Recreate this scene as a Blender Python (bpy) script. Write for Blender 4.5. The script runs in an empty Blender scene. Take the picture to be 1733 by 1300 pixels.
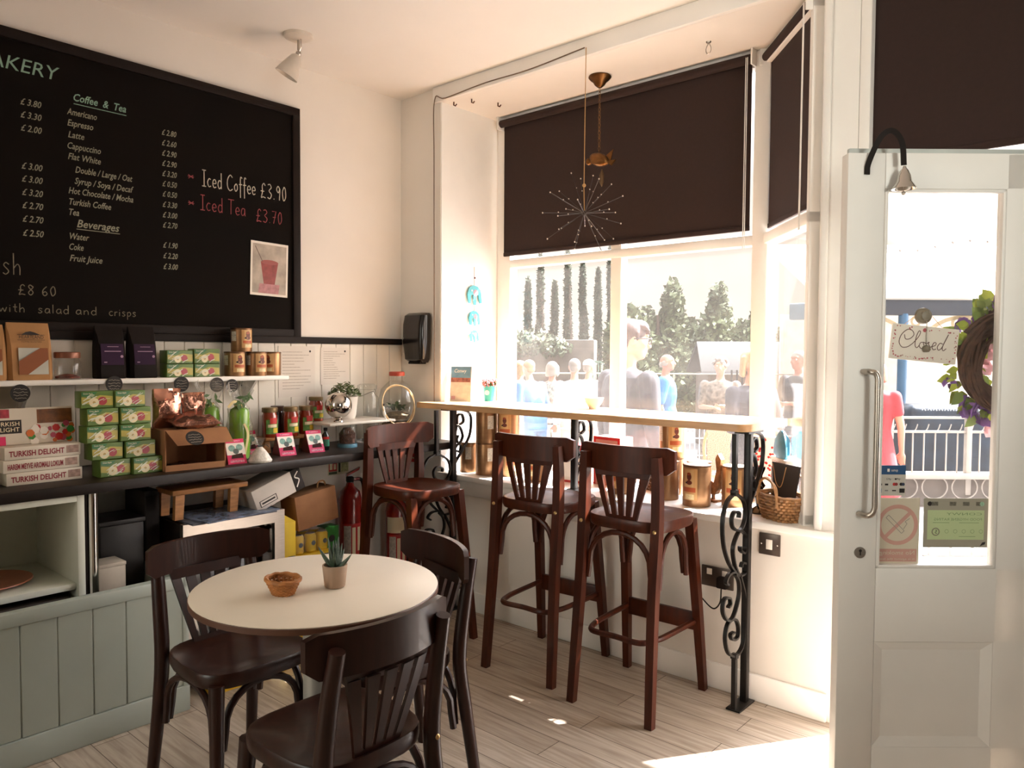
import bpy, bmesh, math, random
from mathutils import Vector, Matrix, noise as mnoise
PI = math.pi
R = math.radians
SC = bpy.context.scene
COL = SC.collection
random.seed(7)

# ---------------------------------------------------------------- camera, sky, sun, exposure
cam_d = bpy.data.cameras.new('camera'); cam_d.sensor_width = 36.0; cam_d.lens = 36.0 * 1288.0 / 1733.0
cam_d.clip_start = 0.05; cam_d.clip_end = 300
cam = bpy.data.objects.new('camera', cam_d); COL.objects.link(cam)
cam.matrix_world = Matrix(((0.75087, -0.03073, 0.65973, 0.0), (0.66042, 0.02622, -0.75044, 0.0), (0.00576, 0.99918, 0.03998, 1.42), (0, 0, 0, 1)))
SC.camera = cam
SC.view_settings.view_transform = 'Standard'; SC.view_settings.look = 'None'
SC.view_settings.gamma = 1.0; SC.view_settings.exposure = 0.45; SC.view_settings.use_curve_mapping = False
SC.cycles.max_bounces = 8; SC.cycles.diffuse_bounces = 5; SC.cycles.glossy_bounces = 4
SC.cycles.transparent_max_bounces = 24; SC.cycles.transmission_bounces = 6
SC.cycles.sample_clamp_indirect = 6.0
SC.cycles.use_denoising = True
SC.cycles.caustics_reflective = False; SC.cycles.caustics_refractive = False

SUN_TO = Vector((0.66, 1.0, 1.20)).normalized()
w = bpy.data.worlds.new('sky'); SC.world = w; w.use_nodes = True
nt = w.node_tree; nt.nodes.clear()
def wn(t): return nt.nodes.new(t)
tc = wn('ShaderNodeTexCoord'); sep = wn('ShaderNodeSeparateXYZ'); nt.links.new(tc.outputs['Generated'], sep.inputs[0])
dot = wn('ShaderNodeVectorMath'); dot.operation = 'DOT_PRODUCT'; dot.inputs[1].default_value = SUN_TO
nt.links.new(tc.outputs['Generated'], dot.inputs[0])
glow = wn('ShaderNodeMapRange'); glow.inputs['From Min'].default_value = 0.55; glow.inputs['From Max'].default_value = 1.0
glow.inputs['To Min'].default_value = 0.0; glow.inputs['To Max'].default_value = 15.0
nt.links.new(dot.outputs['Value'], glow.inputs['Value'])
elev = wn('ShaderNodeMapRange'); elev.inputs['From Min'].default_value = 0.22; elev.inputs['From Max'].default_value = 0.7
elev.inputs['To Min'].default_value = 0.737; elev.inputs['To Max'].default_value = 9.0
nt.links.new(sep.outputs['Z'], elev.inputs['Value'])
front = wn('ShaderNodeMapRange'); front.inputs['From Min'].default_value = -0.25; front.inputs['From Max'].default_value = 0.25
front.inputs['To Min'].default_value = 0.3; front.inputs['To Max'].default_value = 1.0   # street side bright, sky behind the room dimmed for less fill
nt.links.new(sep.outputs['Y'], front.inputs['Value'])
add = wn('ShaderNodeMath'); add.operation = 'ADD'; nt.links.new(elev.outputs[0], add.inputs[0]); nt.links.new(glow.outputs[0], add.inputs[1])
mul = wn('ShaderNodeMath'); mul.operation = 'MULTIPLY'; nt.links.new(add.outputs[0], mul.inputs[0]); nt.links.new(front.outputs[0], mul.inputs[1])
hue = wn('ShaderNodeMapRange'); hue.inputs['From Min'].default_value = 0.2; hue.inputs['From Max'].default_value = 0.45; nt.links.new(sep.outputs['Z'], hue.inputs['Value'])
mixc = wn('ShaderNodeMixRGB'); mixc.inputs[1].default_value = (1.0, 0.875, 0.765, 1); mixc.inputs[2].default_value = (0.92, 0.96, 1.06, 1); nt.links.new(hue.outputs[0], mixc.inputs[0])
bg = wn('ShaderNodeBackground'); nt.links.new(mixc.outputs[0], bg.inputs['Color'])
nt.links.new(mul.outputs[0], bg.inputs['Strength'])
wo = wn('ShaderNodeOutputWorld'); nt.links.new(bg.outputs[0], wo.inputs['Surface'])

sun_d = bpy.data.lights.new('sun', 'SUN'); sun_d.energy = 34.0; sun_d.color = (1.0, 0.965, 0.965); sun_d.angle = R(0.6)
sun = bpy.data.objects.new('sun', sun_d); COL.objects.link(sun); sun.location = (3, 12, 12)
sun.rotation_euler = SUN_TO.to_track_quat('Z', 'Y').to_euler()

# added fill lamp behind the camera; the back wall has no opening
bk_d = bpy.data.lights.new('rear_fill_lamp', 'AREA'); bk_d.shape = 'RECTANGLE'; bk_d.size = 1.7; bk_d.size_y = 1.9; bk_d.energy = 46.0; bk_d.color = (0.97, 1.0, 0.93)
bk = bpy.data.objects.new('rear_fill_lamp', bk_d); COL.objects.link(bk); bk.location = (-2.62, -2.55, 1.75); bk.rotation_euler = (R(90), 0, R(0))

sw_d = bpy.data.lights.new('side_fill_lamp', 'AREA'); sw_d.shape = 'RECTANGLE'; sw_d.size = 1.0; sw_d.size_y = 1.2; sw_d.energy = 10.0; sw_d.spread = R(62); sw_d.color = (0.98, 1.0, 0.92)
sw = bpy.data.objects.new('side_fill_lamp', sw_d); COL.objects.link(sw); sw.location = (2.15, .5, 1.9); sw.rotation_euler = Vector((2.6, -2.1, -.25)).to_track_quat('Z', 'Y').to_euler()   # added narrow-beam fill aimed at the door, no window built here

# ---------------------------------------------------------------- materials
def lin(h):
    if isinstance(h, (tuple, list)): return tuple(h[:3])
    h = h.lstrip('#'); c = [int(h[i:i + 2], 16) / 255 for i in (0, 2, 4)]
    return tuple(x / 12.92 if x <= .04045 else ((x + .055) / 1.055) ** 2.4 for x in c)
MC = {}
def M(name, col, rough=.55, metal=0.0, var=.12, scale=9.0, stretch=(1, 1, 1), bump=0.0, coat=0.0, spec=.5, detail=4):
    """procedural surface: base colour broken up by object-space noise"""
    if name in MC: return MC[name]
    m = bpy.data.materials.new(name); m.use_nodes = True; t = m.node_tree; N = t.nodes; L = t.links
    b = N['Principled BSDF']; b.inputs['Roughness'].default_value = rough; b.inputs['Metallic'].default_value = metal
    b.inputs['Coat Weight'].default_value = coat; b.inputs['Specular IOR Level'].default_value = spec
    c = lin(col)
    tcd = N.new('ShaderNodeTexCoord'); mp = N.new('ShaderNodeMapping'); mp.inputs['Scale'].default_value = stretch
    nz = N.new('ShaderNodeTexNoise'); nz.inputs['Scale'].default_value = scale; nz.inputs['Detail'].default_value = detail
    rp = N.new('ShaderNodeValToRGB'); e = rp.color_ramp.elements
    e[0].position = .3; e[1].position = .7
    e[0].color = (*[x * (1 - var) for x in c], 1); e[1].color = (*[min(1, x * (1 + var * .6)) for x in c], 1)
    L.new(tcd.outputs['Object'], mp.inputs[0]); L.new(mp.outputs[0], nz.inputs['Vector']); L.new(nz.outputs['Fac'], rp.inputs[0])
    L.new(rp.outputs[0], b.inputs['Base Color'])
    if bump:
        bp = N.new('ShaderNodeBump'); bp.inputs['Strength'].default_value = bump; bp.inputs['Distance'].default_value = .01
        L.new(nz.outputs['Fac'], bp.inputs['Height']); L.new(bp.outputs[0], b.inputs['Normal'])
    MC[name] = m
    return m
def clear(name, tint=(1, 1, 1), gloss=.10, rough=.02, haze=0.0, hazecol=(1, .9, .8), crinkle=0):
    """thin clear sheet or vessel wall: see-through with a glossy film and uneven diffuse haze"""
    if name in MC: return MC[name]
    m = bpy.data.materials.new(name); m.use_nodes = True; t = m.node_tree; N = t.nodes; L = t.links
    N.remove(N['Principled BSDF']); out = N['Material Output']
    tr = N.new('ShaderNodeBsdfTransparent'); tr.inputs[0].default_value = (*tint, 1)
    gl = N.new('ShaderNodeBsdfGlossy'); gl.inputs['Roughness'].default_value = rough
    fr = N.new('ShaderNodeLayerWeight'); pw = N.new('ShaderNodeMath'); pw.operation = 'POWER'; pw.inputs[1].default_value = 4.0; L.new(fr.outputs['Facing'], pw.inputs[0])
    mr = N.new('ShaderNodeMath'); mr.operation = 'MULTIPLY_ADD'; mr.inputs[1].default_value = .8; mr.inputs[2].default_value = gloss * .3
    L.new(pw.outputs[0], mr.inputs[0])
    mx = N.new('ShaderNodeMixShader'); L.new(mr.outputs[0], mx.inputs[0]); L.new(tr.outputs[0], mx.inputs[1]); L.new(gl.outputs[0], mx.inputs[2])
    last = mx
    tcd = N.new('ShaderNodeTexCoord'); nz = N.new('ShaderNodeTexNoise'); nz.inputs['Scale'].default_value = 14 if crinkle else 3.5; nz.inputs['Detail'].default_value = 6
    L.new(tcd.outputs['Object'], nz.inputs['Vector'])
    if crinkle:
        bp = N.new('ShaderNodeBump'); bp.inputs['Strength'].default_value = crinkle; bp.inputs['Distance'].default_value = .03
        L.new(nz.outputs['Fac'], bp.inputs['Height']); L.new(bp.outputs[0], gl.inputs['Normal']); L.new(bp.outputs[0], fr.inputs['Normal'])
    if haze:
        df = N.new('ShaderNodeBsdfDiffuse'); df.inputs[0].default_value = (*hazecol, 1)
        tl = N.new('ShaderNodeBsdfTranslucent'); tl.inputs[0].default_value = (*hazecol, 1)
        a = N.new('ShaderNodeMixShader'); a.inputs[0].default_value = .6; L.new(df.outputs[0], a.inputs[1]); L.new(tl.outputs[0], a.inputs[2])
        mp = N.new('ShaderNodeMapRange'); mp.inputs['From Min'].default_value = .3; mp.inputs['From Max'].default_value = .75
        mp.inputs['To Min'].default_value = haze * .75; mp.inputs['To Max'].default_value = haze * 1.35
        L.new(nz.outputs['Fac'], mp.inputs['Value'])
        m2 = N.new('ShaderNodeMixShader'); L.new(mp.outputs[0], m2.inputs[0]); L.new(mx.outputs[0], m2.inputs[1]); L.new(a.outputs[0], m2.inputs[2]); last = m2
    L.new(last.outputs[0], out.inputs[0])
    MC[name] = m
    return m
def floor_mat():
    m = bpy.data.materials.new('limed_oak_planks'); m.use_nodes = True; t = m.node_tree; N = t.nodes; L = t.links; b = N['Principled BSDF']
    tcd = N.new('ShaderNodeTexCoord')
    br = N.new('ShaderNodeTexBrick'); br.offset = .37; br.inputs['Scale'].default_value = 1.0
    br.inputs['Brick Width'].default_value = 1.22; br.inputs['Row Height'].default_value = .128; br.inputs['Mortar Size'].default_value = .0016
    br.inputs['Color1'].default_value = (*lin('#cabdad'), 1); br.inputs['Color2'].default_value = (*lin('#b6a796'), 1); br.inputs['Mortar'].default_value = (*lin('#5a4838'), 1)
    L.new(tcd.outputs['Object'], br.inputs['Vector'])
    mp = N.new('ShaderNodeMapping'); mp.inputs['Scale'].default_value = (1.2, 16, 1); L.new(tcd.outputs['Object'], mp.inputs[0])
    nz = N.new('ShaderNodeTexNoise'); nz.inputs['Scale'].default_value = 3.0; nz.inputs['Detail'].default_value = 8; nz.inputs['Distortion'].default_value = .6; L.new(mp.outputs[0], nz.inputs['Vector'])
    rp = N.new('ShaderNodeValToRGB'); rp.color_ramp.elements[0].position = .34; rp.color_ramp.elements[1].position = .62
    rp.color_ramp.elements[0].color = (.66, .61, .56, 1); rp.color_ramp.elements[1].color = (1, 1, 1, 1); L.new(nz.outputs['Fac'], rp.inputs[0])
    n2 = N.new('ShaderNodeTexNoise'); n2.inputs['Scale'].default_value = 2.2; n2.inputs['Detail'].default_value = 3; L.new(tcd.outputs['Object'], n2.inputs['Vector'])
    r2 = N.new('ShaderNodeValToRGB'); r2.color_ramp.elements[0].color = (.8, .77, .73, 1); r2.color_ramp.elements[1].color = (1.0, 1.0, 1.0, 1); L.new(n2.outputs['Fac'], r2.inputs[0])
    m1 = N.new('ShaderNodeMixRGB'); m1.blend_type = 'MULTIPLY'; m1.inputs[0].default_value = 1; L.new(br.outputs['Color'], m1.inputs[1]); L.new(rp.outputs[0], m1.inputs[2])
    m2 = N.new('ShaderNodeMixRGB'); m2.blend_type = 'MULTIPLY'; m2.inputs[0].default_value = 1; L.new(m1.outputs[0], m2.inputs[1]); L.new(r2.outputs[0], m2.inputs[2])
    L.new(m2.outputs[0], b.inputs['Base Color']); b.inputs['Roughness'].default_value = .42
    return m
def stone_mat():
    m = bpy.data.materials.new('rubble_stone'); m.use_nodes = True; t = m.node_tree; N = t.nodes; L = t.links; b = N['Principled BSDF']
    tcd = N.new('ShaderNodeTexCoord'); vo = N.new('ShaderNodeTexVoronoi'); vo.inputs['Scale'].default_value = 3.5; L.new(tcd.outputs['Object'], vo.inputs['Vector'])
    rp = N.new('ShaderNodeValToRGB'); rp.color_ramp.elements[0].color = (*lin('#5d5348'), 1); rp.color_ramp.elements[1].color = (*lin('#3f372f'), 1)
    L.new(vo.outputs['Distance'], rp.inputs[0]); L.new(rp.outputs[0], b.inputs['Base Color']); b.inputs['Roughness'].default_value = .9
    return m

WALL = M('cream_wall_paint', '#e9e1d7', .75, var=.035, scale=2.5)
WHITE = M('white_gloss_paint', '#ece7e0', .45, var=.04, scale=4)
CEIL = M('ceiling_paint', '#ece6df', .85, var=.03, scale=2)
BEAD = M('beadboard_paint', '#ddd5c8', .5, var=.05, scale=5)
PANELP = M('pale_grey_green_paint', '#999e92', .5, var=.05, scale=5)
BLACK = M('black_paint', '#180e08', .65, var=.2, spec=.2)
CHALK = M('chalkboard', '#0d0602', .85, var=.35, scale=3.0, spec=.15)
BLIND = M('black_blind_cloth', '#2a160f', .9, var=.12, scale=60)
COUNTER = M('black_laminate', '#1c130e', .42, var=.25, scale=30, spec=.3)
WOOD = M('dark_stained_beech', '#441a08', .38, var=.4, scale=5, stretch=(9, 9, 1.2), coat=.05, spec=.28)
BAROAK = M('pale_oak_top', '#c79b6d', .32, var=.2, scale=5, stretch=(1, 12, 12))
OAK = M('oak_offcut', '#a8713c', .5, var=.35, scale=6, stretch=(2, 12, 12))
IRON = M('black_iron', '#191512', .42, metal=.35, var=.3, scale=40)
CHROME = M('chrome', '#c8c2ba', .14, metal=1.0, var=.05)
STEEL = M('brushed_steel', '#b7ada2', .33, metal=1.0, var=.12, scale=20, stretch=(1, 30, 30))
BRASS = M('aged_brass', '#6e4a26', .35, metal=.9, var=.35, scale=20)
KRAFT = M('kraft_paper', '#a97b4c', .75, var=.14, scale=12)
CARD = M('brown_cardboard', '#9a6a44', .8, var=.12, scale=14)
PAPER = M('white_paper', '#efe6da', .7, var=.03)
INK = M('dark_ink', '#2a211c', .7, var=.1)
CREAM = M('cream_print', '#eddcb8', .5, var=.05)
RED = M('red_print', '#c0241f', .45, var=.1)
PINK = M('pink_print', '#d8275f', .45, var=.1)
GREENP = M('green_print', '#3c8a36', .5, var=.2)
YELLOW = M('yellow_print', '#e3bd2e', .5, var=.1)
ORANGE = M('orange_print', '#cf6a25', .5, var=.12)
GLASS = clear('window_glass', (.985, .985, .98), gloss=.05, haze=.016)
JARGLASS = clear('jar_glass', (.94, .95, .94), gloss=.15, haze=.03)
CELLO = clear('cellophane', (.95, .95, .93), gloss=.2, rough=.06, haze=.05, crinkle=.8)

# ---------------------------------------------------------------- mesh building
def rotz(a): return Matrix.Rotation(a, 4, 'Z')
class MB:
    def __init__(s): s.v = []; s.f = []; s.mi = []; s.mats = []
    def m(s, mat):
        if mat not in s.mats: s.mats.append(mat)
        return s.mats.index(mat)
    def add(s, vs, fs, mat, X=None):
        o = len(s.v); k = s.m(mat)
        if X is not None: vs = [X @ Vector(v) for v in vs]
        s.v += [tuple(v) for v in vs]; s.f += [tuple(i + o for i in f) for f in fs]; s.mi += [k] * len(fs)
        return s
    def box(s, x0, x1, y0, y1, z0, z1, mat, bev=0.0, X=None, segs=2):
        if bev <= 0:
            vs = [(x, y, z) for z in (z0, z1) for y in (y0, y1) for x in (x0, x1)]
            fs = [(0, 2, 3, 1), (4, 5, 7, 6), (0, 1, 5, 4), (2, 6, 7, 3), (0, 4, 6, 2), (1, 3, 7, 5)]
            return s.add(vs, fs, mat, X)
        bm = bmesh.new(); bmesh.ops.create_cube(bm, size=1)
        for v in bm.verts: v.co = Vector(((x0 + x1) / 2 + v.co.x * (x1 - x0), (y0 + y1) / 2 + v.co.y * (y1 - y0), (z0 + z1) / 2 + v.co.z * (z1 - z0)))
        bev = min(bev, .49 * min(x1 - x0, y1 - y0, z1 - z0))
        bmesh.ops.bevel(bm, geom=bm.edges[:], offset=bev, segments=segs, profile=.5, affect='EDGES')
        bm.verts.index_update()
        s.add([v.co.copy() for v in bm.verts], [[v.index for v in f.verts] for f in bm.faces], mat, X); bm.free()
        return s
    def poly(s, pts, mat, X=None): return s.add(pts, [tuple(range(len(pts)))], mat, X)
    def prism(s, pts, d, mat, X=None):
        """pts 3D outline, extruded along vector d"""
        n = len(pts); d = Vector(d); a = [Vector(p) for p in pts]; b = [p + d for p in a]
        fs = [tuple(range(n))[::-1], tuple(range(n, 2 * n))] + [(i, (i + 1) % n, n + (i + 1) % n, n + i) for i in range(n)]
        return s.add(a + b, fs, mat, X)
    def rings(s, rings, mat, closed=False, caps=True, X=None):
        n = len(rings[0]); vs = [p for r in rings for p in r]; fs = []
        k = len(rings)
        for i in range(k if closed else k - 1):
            a = i * n; b = ((i + 1) % k) * n
            for j in range(n): fs.append((a + j, a + (j + 1) % n, b + (j + 1) % n, b + j))
        if caps and not closed: fs.append(tuple(range(n))[::-1]); fs.append(tuple(range((k - 1) * n, k * n)))
        return s.add(vs, fs, mat, X)
    def tube(s, pts, r, mat, seg=8, closed=False, X=None, flat=None, up=None, ph=0.0):
        """round bar along pts; flat=(a,b) gives a rectangular bar a (along frame normal) x b"""
        P = [Vector(p) for p in pts]; n = len(P); T = []
        for i in range(n):
            a = P[(i - 1) % n] if (closed or i > 0) else P[i]; b = P[(i + 1) % n] if (closed or i < n - 1) else P[i]
            d = b - a; T.append(d.normalized() if d.length > 1e-9 else Vector((0, 0, 1)))
        ref = Vector(up) if up else (Vector((0, 0, 1)) if abs(T[0].z) < .9 else Vector((0, 1, 0)))
        N0 = (ref - T[0] * ref.dot(T[0])).normalized(); rg = []
        for i in range(n):
            if up: N0 = (Vector(up) - T[i] * Vector(up).dot(T[i])); N0 = N0.normalized() if N0.length > 1e-6 else Vector((1, 0, 0))
            else:
                N0 = N0 - T[i] * N0.dot(T[i]); N0 = N0.normalized() if N0.length > 1e-6 else T[i].orthogonal().normalized()
            B = T[i].cross(N0); rr = r[i] if isinstance(r, (list, tuple)) else r
            if flat:
                a, b = flat[0] / 2, flat[1] / 2
                rg.append([P[i] + N0 * x + B * y for x, y in ((a, b), (-a, b), (-a, -b), (a, -b))])
            else: rg.append([P[i] + (N0 * math.cos(t) + B * math.sin(t)) * rr for t in [2 * PI * j / seg + ph for j in range(seg)]])
        return s.rings(rg, mat, closed=closed, X=X)
    def lathe(s, prof, mat, seg=24, o=(0, 0, 0), X=None, sx=1, sy=1, caps=True):
        o = Vector(o); rg = [[o + Vector((r * sx * math.cos(2 * PI * j / seg), r * sy * math.sin(2 * PI * j / seg), z)) for j in range(seg)] for r, z in prof]
        return s.rings(rg, mat, X=X, caps=caps)
    def ball(s, c, r, mat, seg=16, rg=10, X=None):
        if not isinstance(r, (tuple, list)): r = (r, r, r)
        c = Vector(c); R_ = []
        for i in range(rg + 1):
            t = -PI / 2 + PI * i / rg; cr = max(math.cos(t), .02)
            R_.append([c + Vector((r[0] * cr * math.cos(2 * PI * j / seg), r[1] * cr * math.sin(2 * PI * j / seg), r[2] * math.sin(t))) for j in range(seg)])
        return s.rings(R_, mat, X=X)
    def disc(s, c, r, mat, n=20, u=(1, 0, 0), v=(0, 0, 1), X=None, a0=0, a1=2 * PI, r2=None):
        c = Vector(c); u = Vector(u); v = Vector(v); r2 = r2 or r
        return s.poly([c + u * r * math.cos(a0 + (a1 - a0) * i / n) + v * r2 * math.sin(a0 + (a1 - a0) * i / n) for i in range(n)], mat, X)
    def rect(s, x0, x1, z0, z1, y, mat, X=None): return s.poly([(x0, y, z0), (x1, y, z0), (x1, y, z1), (x0, y, z1)], mat, X)
    def ring(s, c, r0, r1, mat, n=28, u=(1, 0, 0), v=(0, 0, 1), X=None):
        c = Vector(c); u = Vector(u); v = Vector(v); vs = []; fs = []
        for i in range(n):
            t = 2 * PI * i / n; d = u * math.cos(t) + v * math.sin(t); vs += [c + d * r0, c + d * r1]
            k = (i + 1) % n; fs.append((2 * i, 2 * i + 1, 2 * k + 1, 2 * k))
        return s.add(vs, fs, mat, X)
    def ribbon(s, pts, wd, mat, o=(0, 0, 0), u=(1, 0, 0), v=(0, 0, 1), X=None):
        """flat pen stroke through 2D pts in the plane (o,u,v)"""
        o = Vector(o); u = Vector(u); v = Vector(v)
        n = len(pts); vs = []; fs = []
        for i in range(n):
            a = Vector(pts[max(i - 1, 0)]); b = Vector(pts[min(i + 1, n - 1)]); d = (b - a); d = d.normalized() if d.length > 1e-9 else Vector((1, 0))
            nn = Vector((-d.y, d.x)) * wd / 2; p = Vector(pts[i])
            for q in (p + nn, p - nn): vs.append(o + u * q.x + v * q.y)
        for i in range(n - 1): fs.append((2 * i, 2 * i + 1, 2 * i + 3, 2 * i + 2))
        return s.add(vs, fs, mat, X)
    def patch(s, r, a0, a1, z0, z1, mat, n=8, X=None):
        """a label wrapped on a cylinder of radius r; angle 0 is the front (-Y), positive to the right"""
        vs = []; fs = []
        for i in range(n + 1):
            t = a0 + (a1 - a0) * i / n
            for z in (z0, z1): vs.append((r * math.sin(t), -r * math.cos(t), z))
        for i in range(n): fs.append((2 * i, 2 * i + 2, 2 * i + 3, 2 * i + 1))
        return s.add(vs, fs, mat, X)
    def text(s, body, size, o, mat, u=(1, 0, 0), v=(0, 0, 1), shear=0.0, align='LEFT', width=None, bold=0.0, X=None):
        c = bpy.data.curves.new('t', 'FONT'); c.body = body; c.size = size; c.shear = shear; c.align_x = 'LEFT'; c.resolution_u = 2; c.offset = bold
        ob = bpy.data.objects.new('t', c); me = ob.to_mesh()
        vs = [tuple(q.co) for q in me.vertices]; fs = [tuple(p.vertices) for p in me.polygons]; ob.to_mesh_clear()
        bpy.data.objects.remove(ob); bpy.data.curves.remove(c)
        if not vs: return s
        x0 = min(q[0] for q in vs); x1 = max(q[0] for q in vs); k = 1.0
        if width: k = width / (x1 - x0)
        sh = {'LEFT': 0, 'CENTER': -(x1 - x0) * k / 2, 'RIGHT': -(x1 - x0) * k}[align]
        o = Vector(o); u = Vector(u); v = Vector(v)
        return s.add([o + u * ((q[0] - x0) * k + sh) + v * q[1] for q in vs], fs, mat, X)
    def xf(s, X): s.v = [tuple(X @ Vector(p)) for p in s.v]; return s
    def mesh(s, name, sharp=38):
        me = bpy.data.meshes.new(name); me.from_pydata(s.v, [], s.f)
        for mt in s.mats: me.materials.append(mt)
        me.polygons.foreach_set('material_index', s.mi); me.update()
        me.polygons.foreach_set('use_smooth', [True] * len(me.polygons))
        me.set_sharp_from_angle(angle=R(sharp))
        return me
    def build(s, name, parent=None, loc=None, rot=None, fix=True):
        me = s.mesh(name)
        if fix:
            bm = bmesh.new(); bm.from_mesh(me); bmesh.ops.recalc_face_normals(bm, faces=bm.faces[:]); bm.to_mesh(me); bm.free()
            me.set_sharp_from_angle(angle=R(38))
        o = bpy.data.objects.new(name, me); COL.objects.link(o)
        if parent: o.parent = parent
        if loc: o.location = loc
        if rot: o.rotation_euler = rot if isinstance(rot, (tuple, list)) else (0, 0, rot)
        return o
def tag(o, label, cat, group=None, kind=None):
    o['label'] = label; o['category'] = cat
    if group: o['group'] = group
    if kind: o['kind'] = kind
    return o
def thing(name, label, cat, loc=(0, 0, 0), rot=0.0, group=None):
    o = bpy.data.objects.new(name, None); o.empty_display_size = .05; COL.objects.link(o); o.location = loc
    o.rotation_euler = rot if isinstance(rot, (tuple, list)) else (0, 0, rot)
    return tag(o, label, cat, group)
def struct(name, mb, parent=None):
    o = mb.build(name, parent)
    if not parent: o['kind'] = 'structure'
    return o
def dup(root, loc, rot=0.0, label=None, group=None, scale=None):
    r = root.copy(); COL.objects.link(r); r.location = loc
    r.rotation_euler = rot if isinstance(rot, (tuple, list)) else (0, 0, rot)
    if label: r['label'] = label
    if group: r['group'] = group
    if scale: r.scale = scale
    for ch in root.children:
        c = ch.copy(); COL.objects.link(c); c.parent = r
        for g in ch.children:
            d = g.copy(); COL.objects.link(d); d.parent = c
    return r
def crom(pts, n=6, closed=False):
    """smooth curve through points"""
    P = [Vector(p) for p in pts]; k = len(P); out = []
    rng = range(k) if closed else range(k - 1)
    for i in rng:
        p1 = P[i]; p2 = P[(i + 1) % k]; p0 = P[(i - 1) % k] if (closed or i > 0) else p1 * 2 - p2; p3 = P[(i + 2) % k] if (closed or i < k - 2) else p2 * 2 - p1
        for j in range(n):
            t = j / n; out.append(.5 * (2 * p1 + (p2 - p0) * t + (2 * p0 - 5 * p1 + 4 * p2 - p3) * t * t + (3 * p1 - p0 - 3 * p2 + p3) * t ** 3))
    if not closed: out.append(P[-1])
    return out
LW = R(90)          # things on the left wall face +X
DW = math.atan2(0.6604, 0.7509)   # the open door leaf
# ================================================================ the setting
XL = -3.51; YW = 2.985; HC = 2.91; SILL = .745
struct('floor', MB().box(XL - .12, 2.2, -2.6, 3.12, -.12, 0, floor_mat()))
struct('ceiling', MB().box(XL - .12, 2.2, -2.6, 3.12, HC, HC + .15, CEIL))
struct('wall_left', MB().box(XL - .12, XL, -2.6, 3.12, 0, HC, WALL))
struct('wall_back', MB().box(XL - .12, 2.32, -2.72, -2.6, 0, HC, WALL))
struct('wall_right', MB().box(2.2, 2.32, -2.6, 3.1, 0, HC, M('dark_bounce_absorber', '#4a3a2e', .6)))  # unseen wall, coloured dark to cut bounce onto the left wall
struct('wall_left_light_block', MB().box(XL, -2.72, -.45, -.3, 0, HC, WALL))  # unseen blocker added to keep the rear lamp off the left wall
# window wall: corner pier, apron under the bay, lintel, right pier
wb = MB()
wb.box(XL, -3.17, YW, 3.62, 0, HC, WALL)
wb.box(-3.17, -.925, YW, 3.62, 0, SILL - .03, WALL)
wb.box(-3.17, 2.2, YW, 3.10, 2.83, HC, WALL)
struct('wall_window', wb)
struct('trim_lintel_face', MB().box(-3.21, 2.2, YW - .025, YW, 2.826, HC, WHITE, .003))
struct('ceiling_bay', MB().box(-3.17, -.9, 3.10, 3.62, 2.83, 2.89, WALL))
struct('trim_window_sill', MB().box(-3.17, -.965, YW - .03, 3.47, SILL - .03, SILL, WHITE, .006))
struct('trim_sill_apron', MB().box(-3.17, -1.86, YW - .014, YW, .636, SILL - .03, WHITE, .003))
struct('baseboard_window', MB().box(XL, -.99, YW - .018, YW, 0, .11, WHITE, .005))
struct('wall_pier_right', MB().prism([(-1.055, 2.985, SILL - .03), (-.925, 2.985, SILL - .03), (-.925, 3.14, SILL - .03), (-1.12, 3.14, SILL - .03)], (0, 0, 2.115), WHITE))
pm = MB()
for x in (-1.05,): pm.box(x, x + .028, YW - .02, YW, SILL, 2.82, WHITE, .006)
struct('trim_pier_moulding', pm)
struct('trim_window_reveal', MB().box(-3.17, -3.1645, YW + .003, 3.448, SILL, 2.83, M('white_reveal_paint', '#f3f0ea', .6, var=.02)))
# trap door panel low on the window wall
fp = MB(); fp.box(-2.63, -2.16, YW - .012, YW, .2, .60, WALL, .003)
struct('trim_access_panel', fp)
# beadboard dado on the left wall
def beads(mb, a, b, z0, z1, th, pitch, mat, X=None):
    n = max(1, round((b - a) / pitch)); p = (b - a) / n
    for i in range(n): mb.box(a + i * p + .0003, a + (i + 1) * p - .0003, -th, 0, z0, z1, mat, .0035, X, 1)
wl = MB(); beads(wl, -.6, 2.98, .93, 1.468, .012, .093, BEAD, Matrix.Translation((XL, 0, 0)) @ rotz(LW))
struct('wall_left_beadboard', wl)
struct('trim_black_rail', MB().box(XL, XL + .024, -.6, 2.975, 1.468, 1.502, BLACK, .003))
# low boxed-in front with tongue and groove boards
wf = MB(); X = Matrix.Translation((-2.94, 0, 0)) @ rotz(LW)
beads(wf, -.8, 1.385, .1, .495, .018, .118, PANELP, X)
wf.box(-.8, 1.392, -.022, .02, .49, .538, PANELP, .004, X)
wf.box(-.8, 1.392, -.026, .0, 0, .1, PANELP, .004, X)
wf.box(1.367, 1.392, -.022, .56, 0, .535, PANELP, .003, X)
wf.box(-.8, 1.367, .02, .57, .40, .44, COUNTER, 0, X)
struct('wall_low_front', wf)

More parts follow.
